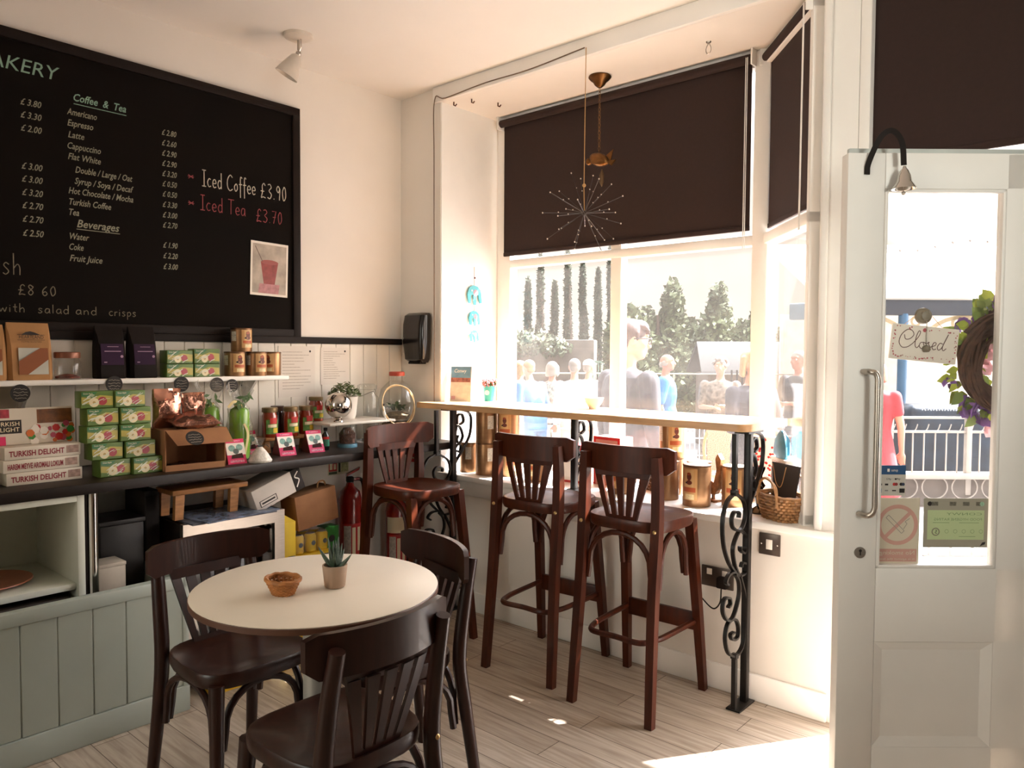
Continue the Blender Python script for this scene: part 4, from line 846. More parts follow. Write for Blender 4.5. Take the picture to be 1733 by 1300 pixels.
m = MB(); m.tube([(.11 * math.cos(a), -.0 - .01 * math.sin(2 * a), .115 + .11 * math.sin(a)) for a in [2 * PI * i / 40 for i in range(40)]], .0035, M('rattan_hoop', '#c9a878', .6), 6, closed=True).tube([(-.012 + .112 * math.cos(a), -.014 + .01 * math.sin(a), .117 + .112 * math.sin(a)) for a in [2 * PI * i / 40 for i in range(40)]], .003, M('rattan_hoop', '#c9a878'), 6, closed=True)
hp = thing('wicker_hoop', 'thin cane hoop with a feather tassel leaning in front of the glass terrarium', 'hoop', (-3.165, 2.70, WT), (R(-8), 0, LW))
m.xf(Matrix.Translation((0, 0, .09))); m.build('hoop', hp); m = MB(); m.tube([(-.115, -.012, .21), (-.118, -.016, .17), (-.108, -.016, .12)], [.002, .008, .002], PAPER, 6).ball((-.115, -.012, .215), .007, INK, 8, 6); m.tube([(0, 0, .003), (0, 0, .092)], .004, INK, 6).box(-.03, .03, -.03, .03, 0, .004, INK); m.build('tassel', hp)
# wall notices
for y, w_, z0, z1, lab in ((2.262, .22, 1.185, 1.452, 'printed white notice sheet taped to the beadboard right of the shelf cans'), (2.50, .185, 1.245, 1.447, 'printed white notice sheet on the beadboard below the black rail, nearer the corner')):
    t = thing('notice_sheet', lab, 'notice', (XL + .0135, y, z0), LW, 'notices on the beadboard'); m = MB(); h = z1 - z0; m.box(-w_ / 2, w_ / 2, -.001, 0, 0, h, M('notice_paper', '#d9cfc3', .7, var=.02)); m.build('sheet', t); m = MB(); rd = random.Random(int(y * 100))
    for k in range(13):
        zz = h * (.88 - .06 * k); m.rect(-w_ * .4, w_ * (rd.uniform(-.1, .4)), zz, zz + .003, -.0015, M('faint_print', '#b3a698', .7, var=.3, scale=150))
    m.disc((w_ * .36, -.0017, h * .9), .006, INK, 10); m.build('print', t)
t = thing('safety_notice', 'small red and green safety notice on the wall under the worktop', 'notice', (XL + .001, 2.53, .742), LW)
MB().box(-.07, .07, -.001, 0, 0, .09, M('notice_cream', '#d8cfae', .6)).build('sheet', t); m = MB(); m.rect(-.064, -.01, .02, .086, -.0015, RED).rect(-.064, -.01, .004, .018, -.0015, M('notice_dark_green', '#3d4a30', .6)).rect(.0, .014, .012, .08, -.0015, M('notice_dark_green', '#3d4a30')).rect(.018, .066, .012, .08, -.0015, M('notice_lines', '#a9a878', .6, var=.4, scale=120)); m.rect(-.058, -.04, .03, .08, -.0018, CREAM).rect(-.032, -.016, .03, .06, -.0018, CREAM); m.build('print', t)
t = thing('safety_notice', 'small red fire action notice on the wall behind the corner stool', 'notice', (-3.42, YW - .001, .775), 0)
MB().box(-.04, .04, -.001, 0, 0, .12, RED).build('sheet', t); MB().rect(-.03, .03, .08, .10, -.0015, CREAM).rect(-.03, .02, .05, .06, -.0015, CREAM).rect(-.03, .03, .02, .03, -.0015, CREAM).build('print', t)

# ================================================================ under the worktop
t = thing('display_fridge', 'low fridge with a brushed steel door frame under the worktop', 'fridge', (-3.08, 1.685, 0), LW - R(1))
MB().box(-.235, .235, .03, .40, .01, .70, BLACK, .006).build('cabinet_body', t)
m = MB(); m.prism([(-.235, 0, .70), (.235, 0, .70), (.185, 0, .645), (-.185, 0, .645)], (0, .03, 0), STEEL).prism([(-.235, 0, .02), (-.185, 0, .07), (.185, 0, .07), (.235, 0, .02)], (0, .03, 0), STEEL).prism([(-.235, 0, .02), (-.235, 0, .70), (-.185, 0, .645), (-.185, 0, .07)], (0, .03, 0), STEEL).prism([(.235, 0, .70), (.235, 0, .02), (.185, 0, .07), (.185, 0, .645)], (0, .03, 0), STEEL); m.build('door_frame', t)
MB().box(-.185, .185, .012, .018, .07, .645, clear('fridge_glass', (.5, .48, .45), gloss=.3)).build('door_glass', t)
m = MB()
for k in range(6): m.box(-.17 + .058 * k, -.125 + .058 * k, .05, .10, .2, .40, [M('drink_pink', '#b55a62', .4), M('drink_cream', '#cdbfa9', .4), M('drink_yellow', '#c8a838', .4), M('drink_grey', '#8d8884', .4), M('drink_pink', '#b55a62'), RED][k], .008)
m.box(-.18, .18, .04, .11, .19, .2, STEEL); MB().box(-.22, .22, .03, .031, .05, .66, INK)
m.xf(Matrix.Translation((0, -.026, 0))); m.build('drinks_row', t)
t = thing('wooden_trestle', 'rough wooden serving stand on top of the fridge under the worktop', 'stand', (-3.19, 1.60, .70), LW)
MB().box(-.17, .17, -.06, .10, .118, .14, OAK, .004).build('plank', t)
for s in (-.145, .10):
    for yy in (-.045, .085): MB().prism([(s - .016, yy - .012, .014), (s + .02, yy - .012, .014), (s + .028, yy - .012, .118), (s - .012, yy - .012, .118)], (0, .024, 0), OAK).build('leg', t)
m = MB(); rd = random.Random(2)
b = MB(); b.box(-.19, .20, -.13, .15, .0, .007, M('magazine_grey', '#5d5f66', .3, var=.5, scale=22), .001); b.box(-.16, .2, -.15, .12, .007, .012, M('magazine_blue', '#6b7384', .25, var=.6, scale=26), 0, Matrix.Rotation(R(7), 4, 'Z'))
tag(b.build('magazines', None, (-3.17, 1.66, .7005), LW), 'loose glossy leaflets lying on the fridge top', 'leaflets')
t = thing('carton', 'white and black printed carton tilted on the boxes right of the fridge', 'box', (-3.16, 1.90, .735), (R(0), R(-20), LW))
MB().box(-.11, .10, -.07, .10, 0, .105, M('carton_white', '#cfc3b6', .6, var=.08), .003).build('carton_body', t); m = MB(); m.box(.1005, .15, -.071, .101, -.001, .106, INK, .003); m.build('black_end', t); m = MB(); m.rect(-.09, .0, .015, .045, -.0715, INK).rect(-.086, -.004, .018, .042, -.0718, M('carton_white', '#cfc3b6')); m.rect(-.08, -.01, .026, .034, -.0721, INK)
m.ribbon(crom([Vector((.108, .02)), Vector((.13, .05)), Vector((.112, .07)), Vector((.135, .09))], 5), .006, PAPER, o=(0, -.0725, 0)); m.build('print', t)
t = thing('carton', 'plain brown carton wedged between the fridge and the wall', 'box', (-3.10, 2.11, .588), (0, R(-8), LW))
MB().box(-.10, .13, .0, .13, 0, .165, CARD, .003).build('carton_body', t)
MB().tube(crom([(.06, .05, .162), (.07, .05, .19), (.10, .05, .19), (.11, .05, .162)], 4), .004, KRAFT, 6).build('handle', t)
t = thing('folder', 'bright green card box standing behind the yellow cans', 'box', (-3.17, 2.21, .30), LW)
MB().prism([(-.10, 0, 0), (.075, 0, 0), (.075, 0, .25), (.0, 0, .25), (-.10, 0, .19)], (0, .07, 0), M('bright_green_card', '#2b7d2a', .55)).build('box_body', t); MB().disc((.035, -.001, .19), .018, INK, 18).build('finger_hole', t)
t = thing('drinks_carton', 'upright yellow carton standing against the fridge', 'box', (-3.09, 1.953, 0), LW)
MB().box(-.028, .035, 0, .16, .30, .63, YELLOW, .003).prism([(-.028, 0, .63), (.035, 0, .63), (-.028, .0, .67)], (0, .16, 0), YELLOW).box(-.028, .035, 0, .16, 0, .30, YELLOW, .003).build('carton_body', t); MB().rect(-.01, .03, .40, .47, -.001, M('barcode', '#8d8a86', .6, var=.7, scale=160, stretch=(1, 1, .02))).build('print', t)
t = thing('can_crate', 'yellow cardboard crate holding shrink-wrapped yellow drink cans', 'crate', (-3.10, 2.08, .0), LW)
MB().box(-.09, .11, 0, .13, 0, .46, YELLOW, .003).build('tray', t); m = MB(); m.rect(-.075, .10, .355, .445, -.0012, M('crate_print', '#77706a', .6, var=.6, scale=60)); m.build('print', t); MB().box(-.088, .108, .005, .125, .46, .56, CELLO, .02).build('shrink_wrap', t)
for k, (x, y) in enumerate([(-.05, .035), (.02, .035), (.085, .035), (-.05, .1), (.02, .1), (.085, .1)]):
    c = thing('drink_can', ['yellow drink can, front left in the shrink-wrapped crate', 'yellow drink can, front middle in the shrink-wrapped crate', 'yellow drink can, front right in the shrink-wrapped crate', 'yellow drink can at the back left of the crate', 'yellow drink can at the back middle of the crate', 'yellow drink can at the back right of the crate'][k], 'can', (-3.10 - y, 2.08 + x - .005, .4605), LW, 'yellow drink cans in the crate')
    MB().lathe([(.01, 0), (.024, 0), (.029, .006), (.029, .078), (.022, .088), (.01, .088)], YELLOW, 18).build('can_body', c); MB().lathe([(.004, .0885), (.0225, .0885), (.0225, .0905), (.004, .0895)], STEEL, 18).build('lid', c); MB().disc((0, -.0296, .045), .012, M('can_blue_mark', '#56606a', .5), 12).build('mark', c)
for i, (y, l, lab) in enumerate(((1.56, .15, 'yellow carton lying on the floor under the worktop, nearer the low panel'), (1.76, .16, 'yellow carton lying on the floor behind the left bistro chair, nearer the stools'))):
    t = thing('drinks_carton', lab, 'box', (-2.955, y + .01, 0), LW); MB().box(-l / 2, l / 2, 0, .10, 0, .085, YELLOW, .003).build('carton_body', t); MB().rect(-.03, .05, .015, .07, -.001, M('barcode', '#8d8a86')).build('print', t)
t = thing('storage_box', 'black storage box under the worktop, left of the fridge', 'box', (-3.245, 1.285, .44), LW); MB().box(-.10, .075, .0, .20, 0, .27, M('black_plastic', '#120c09', .5), .006).build('box_body', t); MB().box(-.103, .08, -.005, .203, .27, .29, M('black_plastic', '#120c09'), .004).build('lid', t)
b = MB(); b.box(-.055, .03, 0, .20, 0, .34, M('black_plastic', '#120c09'), .004); 
t = thing('speaker_box', 'tall black box behind the storage box under the worktop', 'box', (-3.27, 1.408, .44), LW); MB().box(-.035, .03, 0, .2, 0, .39, M('black_plastic', '#120c09'), .006).build('cabinet_body', t); MB().box(-.03, .025, -.003, 0, .02, .37, M('speaker_cloth', '#1c1512', .9)).build('grille', t)
t = thing('white_box', 'small white box behind the chrome leg under the worktop', 'box', (-3.12, 1.15, .44), LW); MB().box(-.02, .085, .0, .11, 0, .135, M('box_offwhite', '#b9ad9c', .6), .003).build('box_body', t); MB().box(-.022, .087, -.002, .112, .135, .15, M('box_offwhite', '#b9ad9c'), .003).build('lid', t)
# extinguishers
EXR = M('extinguisher_red', '#8f150c', .25, var=.1, coat=.5)
def ext(label, loc, rot, cream):
    t = thing('fire_extinguisher', label, 'fire extinguisher', loc, rot, 'fire extinguishers in the corner')
    r, h = .062, .50
    MB().lathe([(.01, .0), (r - .004, 0), (r, .012), (r, h * .86), (r * .86, h * .94), (.024, h), (.018, h + .02), (.01, h + .02)], EXR, 30).build('cylinder', t)
    m = MB(); m.box(-.018, .018, -.018, .018, h + .02, h + .05, BLACK, .004).build('valve', t)
    MB().prism([(-.02, -.01, h + .052), (.05, -.01, h + .085), (.055, -.01, h + .10), (-.02, -.01, h + .066)], (0, .02, 0), EXR).prism([(.0, -.01, h + .03), (.055, -.01, h + .03), (.055, -.01, h + .042), (.0, -.01, h + .042)], (0, .02, 0), EXR).build('lever', t)
    MB().tube(crom([(.018, 0, h + .035), (.07, 0, h + .02), (.078, 0, h - .1), (.07, 0, h - .28)], 6), .010, BLACK, 8).tube([(.07, 0, h - .28), (.067, 0, .08)], [.012, .02], BLACK, 10).build('hose', t)
    m = MB(); e = .0008; m.patch(r + e, -.9, .9, h * .12, h * .60, RED, 10); m.patch(r + 1.6 * e, -.85, -.2, h * .14, h * .58, M('extinguisher_text', '#c9beb2', .6, var=.3, scale=90), 6); m.patch(r + 1.6 * e, -.1, .2, h * .2, h * .56, CREAM, 4); m.patch(r + 1.6 * e, .4, .7, h * .3, h * .56, CREAM, 4); m.disc((r * .45, -r * .93, h * .17), .012, CREAM, 12)
    if cream: m.patch(r + e, -1.1, 1.1, h * .62, h * .80, CREAM, 10)
    m.build('label', t)
ext('red fire extinguisher with a black hose on the left wall, under the worktop end', (-3.41, 2.535, .19), LW - R(20), False)
ext('red fire extinguisher with a cream band behind the corner stool', (-3.37, 2.83, .085), LW - R(30), True)
b = MB(); b.box(-3.50, -3.30, 2.44, 2.94, 0, .084, M('white_plinth', '#c8bba8', .6), .004)
tag(b.build('plinth', None), 'low white plinth in the corner under the extinguishers', 'plinth')
b = MB(); b.box(-3.475, -3.345, 2.475, 2.60, .0845, .189, M('plinth_block', '#3a2a20', .7), .004); tag(b.build('block', None), 'dark block under the left extinguisher', 'block')
# paper towel dispenser
t = thing('towel_dispenser', 'black paper towel dispenser on the wall in the corner', 'dispenser', (-3.315, YW, 1.365), 0)
PL = M('gloss_black_plastic', '#171210', .14, var=.1)
rg = []
for z, a, d in ((0, .06, .06), (.02, .078, .085), (.12, .088, .095), (.22, .088, .092), (.27, .086, .08), (.285, .072, .06)):
    rg.append([Vector((a * math.copysign(abs(math.cos(u)) ** .45, math.cos(u)), -d / 2 - d / 2 * math.copysign(abs(math.sin(u)) ** .5, math.sin(u)) - .001, z)) for u in [2 * PI * i / 36 for i in range(36)]])
MB().rings(rg, PL).build('cover', t); MB().box(-.05, .05, -.07, -.02, -.008, .004, BLACK, .003).build('outlet', t); m = MB(); m.disc((-.07, -.092, .14), .006, CHROME, 10).disc((-.07, -.092, .05), .006, CHROME, 10); m.build('lock_stud', t)
# ================================================================ window sill, bar and hanging things
big = make_can('coffee_tin', 'x', .06, .178, 'gold coffee tins on the window sill')
def tin(i, label, x, y, rz, z=SILL, k=1.0, first=[True]):
    if first[0]: big['label'] = label; big.location = (x, y, z); big.rotation_euler.z = R(rz); big.scale = (k, k, k); first[0] = False
    else: dup(big, (x, y, z), R(rz), label, scale=(k, k, k))
tin(0, 'gold coffee tin front right of the sill, just left of the scrolled iron leg', -1.487, 3.215, 15)
tin(0, 'gold coffee tin showing its portrait label, second from the right iron leg', -1.617, 3.10, -6, k=1.03)
tin(0, 'gold coffee tin whose label is half hidden by the right bar stool back', -1.80, 3.145, -28)
tin(0, 'gold coffee tin stacked on another beside the right bar stool back', -1.845, 3.275, 50, SILL + .1785)
tin(0, 'gold coffee tin under the stacked one, behind the right bar stool back', -1.845, 3.275, 20)
tin(0, 'gold coffee tin at the back of the sill between the two front right tins', -1.70, 3.28, 80, k=.96)
tin(0, 'plain side of a gold coffee tin with a barcode sticker, lower of the left stack', -2.90, 3.085, 150)
tin(0, 'plain side of a gold coffee tin, upper of the left stack under the bar', -2.90, 3.085, 150, SILL + .1785)
tin(0, 'gold coffee tin at the far left of the sill beside the iron leg', -3.045, 3.10, 120, k=.95)
tin(0, 'gold coffee tin right of the left stack, lower one against the stool back', -2.785, 3.14, 60)
tin(0, 'gold coffee tin right of the left stack, upper one against the window', -2.785, 3.14, 20, SILL + .1785)
tin(0, 'gold coffee tin seen between the slats of the left bar stool', -2.565, 3.12, 10)
tin(0, 'gold coffee tin seen between the slats of the right bar stool, left of the basket', -2.045, 3.13, -15)
t = thing('gift_box', 'white gift box with red edges behind the left bar stool back', 'box', (-2.40, 3.19, SILL), R(8)); MB().box(-.09, .09, 0, .12, 0, .17, PAPER, .003).build('box_body', t); m = MB(); m.box(-.095, .095, -.005, .125, .17, .20, RED, .003); m.build('lid', t); MB().rect(-.09, -.078, 0, .17, -.001, RED).rect(.078, .09, 0, .17, -.001, RED).rect(-.078, .078, 0, .012, -.001, RED).build('red_edging', t)
t = thing('gift_box', 'red and white box stacked beside the middle iron leg on the sill', 'box', (-2.20, 3.24, SILL), R(-4)); MB().box(-.085, .085, 0, .11, 0, .25, M('box_salmon', '#c98a7a', .5), .003).build('box_body', t); MB().rect(-.085, .085, .235, .25, -.001, RED).rect(-.085, -.07, 0, .235, -.001, RED).rect(.07, .085, 0, .235, -.001, RED).rect(-.05, .05, .05, .18, -.001, PAPER).build('red_edging', t)
def weave_basket(name, label, loc, rot, a, b, h, r0, col, rows, nst, handles=True, flare=1.25, amp=.005, pw=.7):
    t = thing(name, label, 'basket', loc, rot); m = MB()
    for k in range(rows):
        z = h * (k + .5) / rows; f = r0 + (flare - r0) * (k + .5) / rows; pts = []
        n = nst * 4
        for i in range(n):
            u = 2 * PI * i / n; off = amp * math.cos(u * nst + (PI if k % 2 else 0))
            pts.append((((a * f) + off) * math.copysign(abs(math.cos(u)) ** pw, math.cos(u)), ((b * f) + off) * math.copysign(abs(math.sin(u)) ** pw, math.sin(u)), z))
        m.tube(pts, h / rows * .56, col, 5, closed=True)
    m.build('woven_side', t)
    m = MB(); m.lathe([(.01, .002), (min(a, b) * r0 * .95, .002), (min(a, b) * r0 * .95, .006), (.01, .006)], col, 20, sx=a / min(a, b), sy=b / min(a, b)); m.build('base', t)
    m = MB()
    for i in range(nst):
        u = 2 * PI * i / nst; c, s_ = math.copysign(abs(math.cos(u)) ** pw, math.cos(u)), math.copysign(abs(math.sin(u)) ** pw, math.sin(u))
        m.tube([(a * r0 * c, b * r0 * s_, .003), (a * flare * c, b * flare * s_, h + .004)], .0028, col, 5)
    m.build('stakes', t)
    m = MB(); n = 40; m.tube([(a * flare * math.copysign(abs(math.cos(u)) ** pw, math.cos(u)), b * flare * math.copysign(abs(math.sin(u)) ** pw, math.sin(u)), h + .002 + .0012 * math.sin(9 * u)) for u in [2 * PI * i / n for i in range(n)]], .006, col, 6, closed=True); m.build('rim', t)
    if handles:
        for s in (-1, 1):
            m = MB()
            for o in (-.004, .004): m.tube(crom([(-.055, s * b * flare + o, h * .6), (-.05, s * (b * flare + .006) + o, h + .04), (0, s * (b * flare + .01) - o, h + .075), (.05, s * (b * flare + .006) + o, h + .04), (.055, s * b * flare - o, h * .6)], 6), .005, col, 6)
            m.build('handle', t)
    return t
WICK = M('wicker', '#a87a4e', .6, var=.4, scale=40)
weave_basket('wicker_basket', 'wicker basket with hoop handles holding dark slates at the right end of the sill', (-1.215, 3.072, SILL), R(-28), .105, .075, .10, .72, WICK, 8, 22, True, 1.0)
t = thing('slate_boards', 'dark slate board with a string standing in the wicker basket', 'slate', (-1.23, 3.095, SILL + .012), R(-28)); SL = M('slate', '#2e2724', .6, var=.2)
MB().prism([(-.04, 0, 0), (.06, 0, 0), (.085, .02, .21), (-.085, .02, .21)], (0, .006, 0), SL).build('board', t); MB().tube(crom([(-.07, .012, .205), (-.03, -.003, .13), (.0, -.002, .12), (.02, .005, .20)], 6), .0018, KRAFT, 5).build('string', t)
t = thing('storage_carton', 'white printed carton with red edges behind the wicker basket', 'box', (-1.338, 3.247, SILL), R(-48)); m = MB(); m.box(.0, .17, 0, .035, .0, .19, M('carton_dark_side', '#4c3f3a', .6), .002); m.build('carton_body', t); MB().box(-.002, .172, -.002, .037, .19, .235, PAPER, .002).build('lid', t); MB().rect(.158, .169, 0, .19, -.0012, RED).rect(0, .17, .182, .19, -.0014, RED).build('red_edging', t); m = MB(); m.text('KOMEX', .03, (.02, -.003, .202), M('faded_red', '#c58878', .6), width=.12); m.build('lettering', t)
t = thing('carrier_bag', 'crumpled blue and white carrier bag on the carton behind the wicker basket', 'bag', (-1.272, 3.20, SILL + .2355), R(-48)); BLUE = M('bag_blue', '#4f9bbd', .4, var=.35, scale=14)
rg = []; rd = random.Random(4)
for z, r in ((0, .05), (.02, .062), (.05, .066), (.08, .055), (.105, .03), (.115, .012)): rg.append([Vector((r * 1.1 * (1 + rd.uniform(-.15, .15)) * math.cos(u), .36 * r * (1 + rd.uniform(-.2, .2)) * math.sin(u), z + rd.uniform(-.006, .006) * (z > 0))) for u in [2 * PI * i / 16 for i in range(16)]])
MB().rings(rg, BLUE).build('bag_body', t)
t = thing('small_basket', 'x', 'basket'); bpy.data.objects.remove(t)
weave_basket('wicker_basket', 'small dark woven basket seen through the slats of the right bar stool', (-1.955, 3.31, SILL), 0, .055, .05, .09, .8, M('dark_wicker', '#6e4a2c', .6, var=.4, scale=40), 7, 16, False, 1.1, .003, 1.0)
# silver candlestick and cockerel
t = thing('candlestick', 'shiny dark silver candlestick on the sill behind the iron leg', 'candlestick', (-1.338, 3.13, SILL), 0); DKS = M('dark_silver', '#55504c', .12, metal=1.0)
MB().lathe([(.01, 0), (.042, 0), (.044, .006), (.03, .018), (.014, .03), (.020, .05), (.026, .068), (.014, .085), (.012, .10), (.024, .118), (.012, .135), (.010, .16), (.016, .175), (.022, .19), (.022, .20), (.01, .20)], DKS, 24).build('stem', t); m = MB()
for a in (0, 2.1, 4.2): m.tube(crom([(.02 * math.cos(a), .02 * math.sin(a), .012), (.045 * math.cos(a), .045 * math.sin(a), .012), (.06 * math.cos(a), .06 * math.sin(a), .004)], 4), .005, DKS, 6)
m.build('foot', t)
t = thing('cockerel_figure', 'carved wooden cockerel figure between the gold tins on the sill', 'figurine', (-1.60, 3.23, SILL), R(-20)); CK = M('carved_wood', '#a87448', .6, var=.5, scale=50, bump=.4)
MB().prism([(-.035, -.012, .03), (-.05, -.012, .07), (-.02, -.012, .10), (.012, -.012, .09), (.028, -.012, .15), (.02, -.012, .20), (.035, -.012, .225), (.055, -.012, .20), (.05, -.012, .14), (.042, -.012, .07), (.02, -.012, .035)], (0, .024, 0), CK).build('body', t); MB().box(-.03, .03, -.025, .025, 0, .012, CK, .003).box(-.006, .006, -.006, .006, .012, .035, CK).build('stand', t)
t = thing('lampshade_bag', 'red and white spotted paper bag on the sill right of the tins', 'bag', (-1.455, 3.37, SILL), R(10)); SPOT = M('spotted_paper', '#e2c9b8', .7, var=.1); MB().prism([(-.05, 0, 0), (.07, 0, 0), (.08, 0, .30), (-.06, 0, .30)], (0, .05, 0), SPOT).build('bag_body', t); m = MB(); rd = random.Random(8)
for k in range(60): m.disc((rd.uniform(-.05, .07), -.001, rd.uniform(.12, .295)), .006, RED, 7)
m.build('spots', t)
# on the bar
t = thing('leaflet', 'holiday leaflet with a landscape cover standing on the left end of the bar', 'leaflet', (-3.085, 3.06, 1.1455), R(22)); MB().prism([(-.065, 0, 0), (.065, 0, 0), (.065, .02, .20), (-.065, .02, .20)], (0, .006, 0), M('leaflet_pale', '#c9bfae', .4, var=.15, scale=30)).build('cover', t)
m = MB(); Tl = Matrix.Rotation(R(-5.7), 4, 'X'); m.rect(-.06, .06, .135, .197, -.0015, M('leaflet_sky', '#6b8fa3', .4, var=.3, scale=20), Tl).rect(-.06, .06, .11, .135, -.0017, M('leaflet_heath', '#9b5f4f', .4, var=.5, scale=50), Tl).text('Conwy', .03, (-.04, -.0022, .165), PAPER, shear=.3, width=.075, X=Tl); m.rect(-.055, -.03, .01, .03, -.0018, M('leaflet_pinkish', '#b98a8a', .4), Tl); m.build('cover_print', t)
t = thing('sign_holder', 'clear upright sign holder on the bar beside the leaflet', 'sign holder', (-2.965, 3.06, 1.1455), R(20)); MB().box(-.03, .03, 0, .004, 0, .13, JARGLASS).box(-.03, .03, -.03, .03, 0, .004, JARGLASS).build('acrylic_sheet', t)
t = thing('flower_bucket', 'small turquoise bucket of pink flowers on the bar by the window', 'flower pot', (-2.99, 3.20, 1.1455), R(25)); TQ = M('turquoise', '#2b98a2', .45, var=.15)
MB().lathe([(.01, 0), (.026, 0), (.037, .085), (.039, .088), (.035, .088), (.03, .08), (.01, .078)], TQ, 26).build('bucket', t); m = MB(); rd = random.Random(11); FL = M('flower_pink', '#cf6f73', .6, var=.4, scale=60)
for k in range(110):
    a = rd.uniform(0, 2 * PI); q = .042 * math.sqrt(rd.random()); c = Vector((q * math.cos(a), q * math.sin(a), .085 + rd.uniform(0, .04))); m.ball(c, .005, FL, 6, 4)
for k in range(40):
    a = rd.uniform(0, 2 * PI); q = .035; c = Vector((q * math.cos(a), q * math.sin(a), .08)); m.poly([c, c + Vector((.006, .0, .02)), c + Vector((.0, .004, .035)), c + Vector((-.006, 0, .02))], LEAF)
m.build('flowers', t, fix=False); MB().disc((0, -.0355, .05), .014, PAPER, 14).build('white_mark', t)
p = MB(); p.lathe([(.01, 0), (.024, 0), (.025, .008), (.04, .03), (.05, .056), (.048, .056), (.036, .03), (.01, .012)], M('stoneware_white', '#d9cbbb', .4), 30); tag(p.build('bowl', None, (-2.205, 3.13, 1.1455)), 'small white footed bowl on the bar near the window mullion', 'bowl')
# table things
weave_basket('bread_basket', 'little round wicker basket on the white table', (-1.852, 1.15, .7505), 0, .052, .043, .040, .60, M('honey_wicker', '#a86c38', .55, var=.35, scale=40), 9, 18, False, 1.0, .0016, 1.0)
t = thing('potted_succulent', 'spiky succulent in a small clay pot on the white table', 'potted plant', (-1.80, 1.285, .7505), 0); CL = M('clay_pot', '#a58a74', .8, var=.15, scale=14)
MB().lathe([(.01, 0), (.026, 0), (.029, .004), (.0355, .06), (.035, .064), (.031, .064), (.029, .054), (.01, .052)], CL, 26).build('pot', t)
m = MB(); SUC = M('succulent_green', '#3b4a38', .45, var=.4, scale=90, stretch=(1, 1, 3)); rd = random.Random(6)
for k, (a, tilt, l) in enumerate([(0, .1, .085), (1.2, .2, .075), (2.4, .22, .08), (3.6, .16, .09), (4.9, .25, .07), (3.3, .95, .075), (.2, .95, .07), (5.6, .6, .06), (1.8, .7, .055), (.7, .05, .095), (2.9, .06, .08)]):
    d = Vector((math.sin(tilt) * math.cos(a), math.sin(tilt) * math.sin(a), math.cos(tilt))); b0 = Vector((.006 * math.cos(a), .006 * math.sin(a), .05)); up_ = Vector((0, 0, 1))
    pts = [b0 + d * (l * q) + up_ * (.012 * q * q if tilt > .5 else 0) for q in (0, .3, .6, .85, 1)]
    m.tube(pts, [.006, .0072, .0055, .003, .0006], SUC, 6)
m.build('leaves', t); MB().lathe([(.005, .053), (.03, .054), (.02, .058), (.005, .059)], M('potting_soil', '#3a2a1f', .95), 18).build('soil', t)
# hanging: starburst, pendant, cable, hooks, elephants
t = thing('starburst_ornament', 'dark wire starburst hanging on a string in front of the black blind', 'hanging ornament', (-2.14, 2.945, 2.085)); WIRE = M('dark_wire', '#3a3029', .4, metal=.5); TIP = M('pale_bead', '#cbbba8', .3)
m = MB(); b = MB(); rd = random.Random(21); n = 26
for k in range(n):
    z = 1 - 2 * (k + .5) / n; a = k * 2.39996; q = math.sqrt(1 - z * z); d = Vector((q * math.cos(a), q * math.sin(a), z)); l = rd.uniform(.165, .225); m.tube([(0, 0, 0), d * l], .0016, WIRE, 5); b.ball(d * l, .0036, TIP, 6, 4); b.ball(d * l * .62 + Vector((0, 0, .003)), .003, TIP, 6, 4)
m.ball((0, 0, 0), .012, WIRE, 10, 6); m.build('spikes', t); b.build('bead_tips', t); MB().tube([(0, 0, .01), (-.004, .0, .12), (-.008, .012, .775)], .002, M('twine', '#b58a55', .8), 5).ball((-.003, 0, .13), .009, M('twine', '#b58a55'), 8, 6).build('string', t)
t = thing('ceiling_pendant', 'brass ceiling rose with a chain and a brass bird ornament before the blind', 'hanging ornament', (-2.262, 3.235, 2.83)); MB().lathe([(.01, 0), (.055, 0), (.058, -.008), (.048, -.02), (.034, -.03), (.026, -.045), (.01, -.058)], BRASS, 28).build('ceiling_rose', t)
m = MB()
for k in range(16):
    z = -.06 - .0195 * k; m.tube([(.006 * math.cos(a) * (1 if k % 2 else 0), .006 * math.cos(a) * (0 if k % 2 else 1), z - .01 + .012 * math.sin(a)) for a in [2 * PI * i / 8 for i in range(8)]], .0016, BRASS, 4, closed=True)
m.build('chain', t); m = MB(); Tb = Matrix.Translation((0, 0, -.42)) @ Matrix.Rotation(R(20), 4, 'Y')
m.ball((0, 0, 0), (.062, .03, .034), BRASS, 16, 10, X=Tb); m.ball((-.058, 0, -.022), (.02, .018, .018), BRASS, 12, 8, X=Tb); m.prism([(.04, -.004, 0), (.10, -.004, .02), (.085, -.004, -.012)], (0, .008, 0), BRASS, Tb); m.prism([(-.01, .026, .0), (.03, .05, .07), (.05, .03, .0)], (0, .004, 0), BRASS, Tb).prism([(-.03, -.03, .01), (.0, -.05, -.03), (.05, -.03, .0)], (0, .004, 0), BRASS, Tb); m.tube([(0, 0, -.37), (0, 0, -.40)], .003, BRASS, 6); m.build('bird', t)
m = MB(); m.lathe([(.001, -.56), (.011, -.535), (.012, -.50), (.002, -.47)], M('brass_leaf', '#5a4228', .5, metal=.6), 14, o=(.018, 0, 0)); m.build('drop', t)
cb = MB(); cb.tube(crom([(-3.188, 2.957, 1.12), (-3.19, 2.957, 1.8), (-3.192, 2.956, 2.5), (-3.19, 2.957, 2.835), (-3.1, 2.957, 2.83), (-2.8, 2.957, 2.845), (-2.5, 2.957, 2.842), (-2.157, 2.957, 2.862)], 6), .003, M('cable_brown', '#6d5644', .7), 5)
tag(cb.build('cable'), 'thin cable running down the window pier and along the lintel', 'cable')
